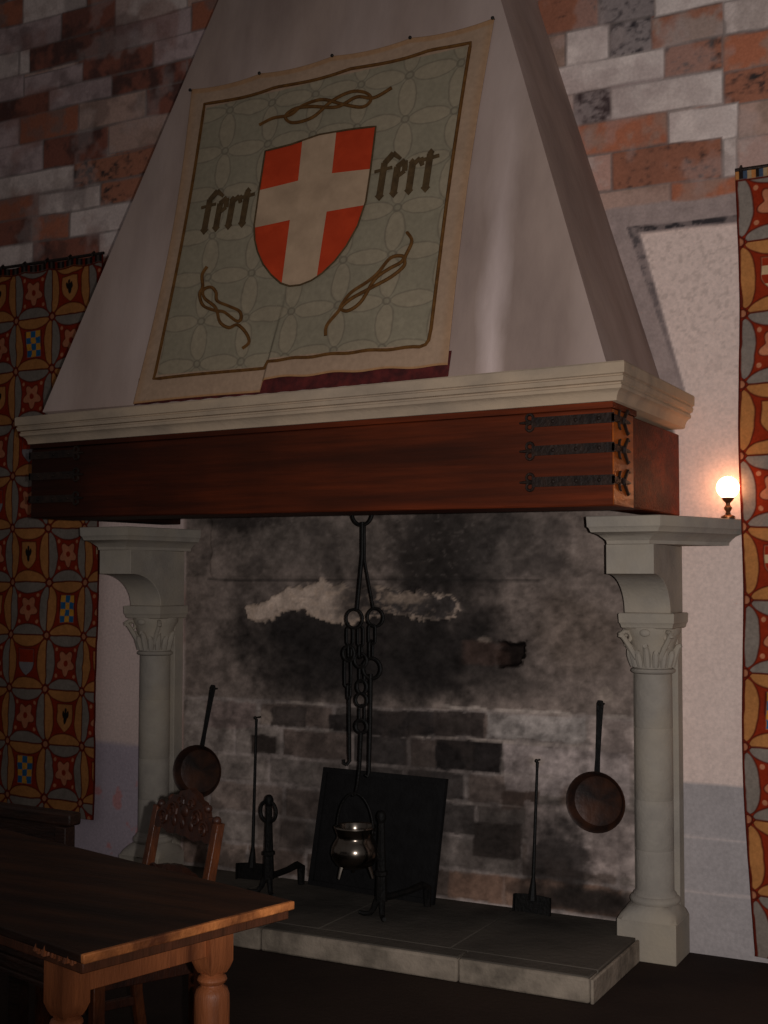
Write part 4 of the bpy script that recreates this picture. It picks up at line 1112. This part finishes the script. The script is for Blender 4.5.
# bench with a panelled back at the left
bx = Vector((-3.79, 3.55, 0))
be = thing('panelled_bench', tuple(bx), 'dark wooden bench with a low panelled back at the far left, beyond the table', 'bench', math.radians(-3), local=True)
HB = .775; hw = .735
def bb(x0, x1, y0, y1, z0, z1, name, bev=.004):
    b = MB(); b.box(x0, x1, y0, y1, z0, z1); return b.build(name, M['bench'], be, bevel=bev)
bb(-hw, hw, -.03, .03, HB - .045, HB, 'top_rail', .008)
bb(-hw + .03, hw - .03, -.012, .012, .40, HB - .045, 'back_panel')
for k in range(4):
    x = -hw + .19 + k * .345
    b = MB(); b.lathe([(.001, .0), (.05, .0), (.055, .006), (.045, .012), (.02, .008), (.012, .014), (.001, .016)], (0, 0, 0), 20, False, lambda p: (x + p[0], -.012 - p[2], .62 + p[1]))
    b.build('carved_rosette', M['bench'], be)
bb(-hw, hw, -.25, .0, .405, .44, 'seat', .006)
for s in (-1, 1):
    for y in (-.225, -.02):
        bb(s * (hw - .03) - .025, s * (hw - .03) + .025, y - .025, y + .025, 0, .405 if y < -.1 else HB - .045, 'leg')
    b = MB(); b.tube([(s * (hw - .02), 0, .60), (s * (hw - .02), -.08, .615), (s * (hw - .02), -.18, .605), (s * (hw - .02), -.23, .59)], [.018, .02, .02, .024], 8)
    b.tube([(s * (hw - .02), -.20, .44), (s * (hw - .02), -.20, .60)], .015, 8)
    b.ball((s * (hw - .01), -.22, .618), .024, 10, (1, 1, .8)); b.build('armrest', M['bench'], be)

for o in bpy.data.objects:
    if '_o' in o: del o['_o']

# ================================================================== LIGHT
fd = bpy.data.lights.new('camera_flash', 'SPOT'); fd.energy = 420; fd.spot_size = math.radians(79); fd.spot_blend = .9; fd.shadow_soft_size = .015; fd.color = (1, .98, .97)
fo = bpy.data.objects.new('camera_flash', fd); COL.objects.link(fo)
fo.location = (.11, .02, 1.62)
fo.rotation_euler = (Vector((-1.15, 5.5, 1.85)) - fo.location).to_track_quat('-Z', 'Y').to_euler()
w = bpy.data.worlds.new('dim_hall'); scn.world = w; w.use_nodes = True
w.node_tree.nodes['Background'].inputs[0].default_value = (1.0, .95, .95, 1); w.node_tree.nodes['Background'].inputs[1].default_value = .075

# ================================================================== CAMERA
cd = bpy.data.cameras.new('camera'); cd.sensor_fit = 'AUTO'; cd.sensor_width = 36; cd.lens = 1275 / 1024 * 36
cam = bpy.data.objects.new('camera', cd); COL.objects.link(cam)
yaw, pitch, roll = map(math.radians, (27.6, 2.98, .1))
f = Vector((-math.sin(yaw) * math.cos(pitch), math.cos(yaw) * math.cos(pitch), math.sin(pitch)))
r = Vector((math.cos(yaw), math.sin(yaw), 0)); u = r.cross(f)
r2 = r * math.cos(roll) + u * math.sin(roll); u2 = u * math.cos(roll) - r * math.sin(roll)
mw = Matrix((r2, u2, -f)).transposed().to_4x4(); mw.translation = (0, 0, 1.6)
cam.matrix_world = mw; cd.clip_start = .02
scn.camera = cam
scn.view_settings.view_transform = 'Standard'; scn.view_settings.look = 'None'; scn.view_settings.exposure = 0; scn.view_settings.gamma = 1
scn.view_settings.use_curve_mapping = False
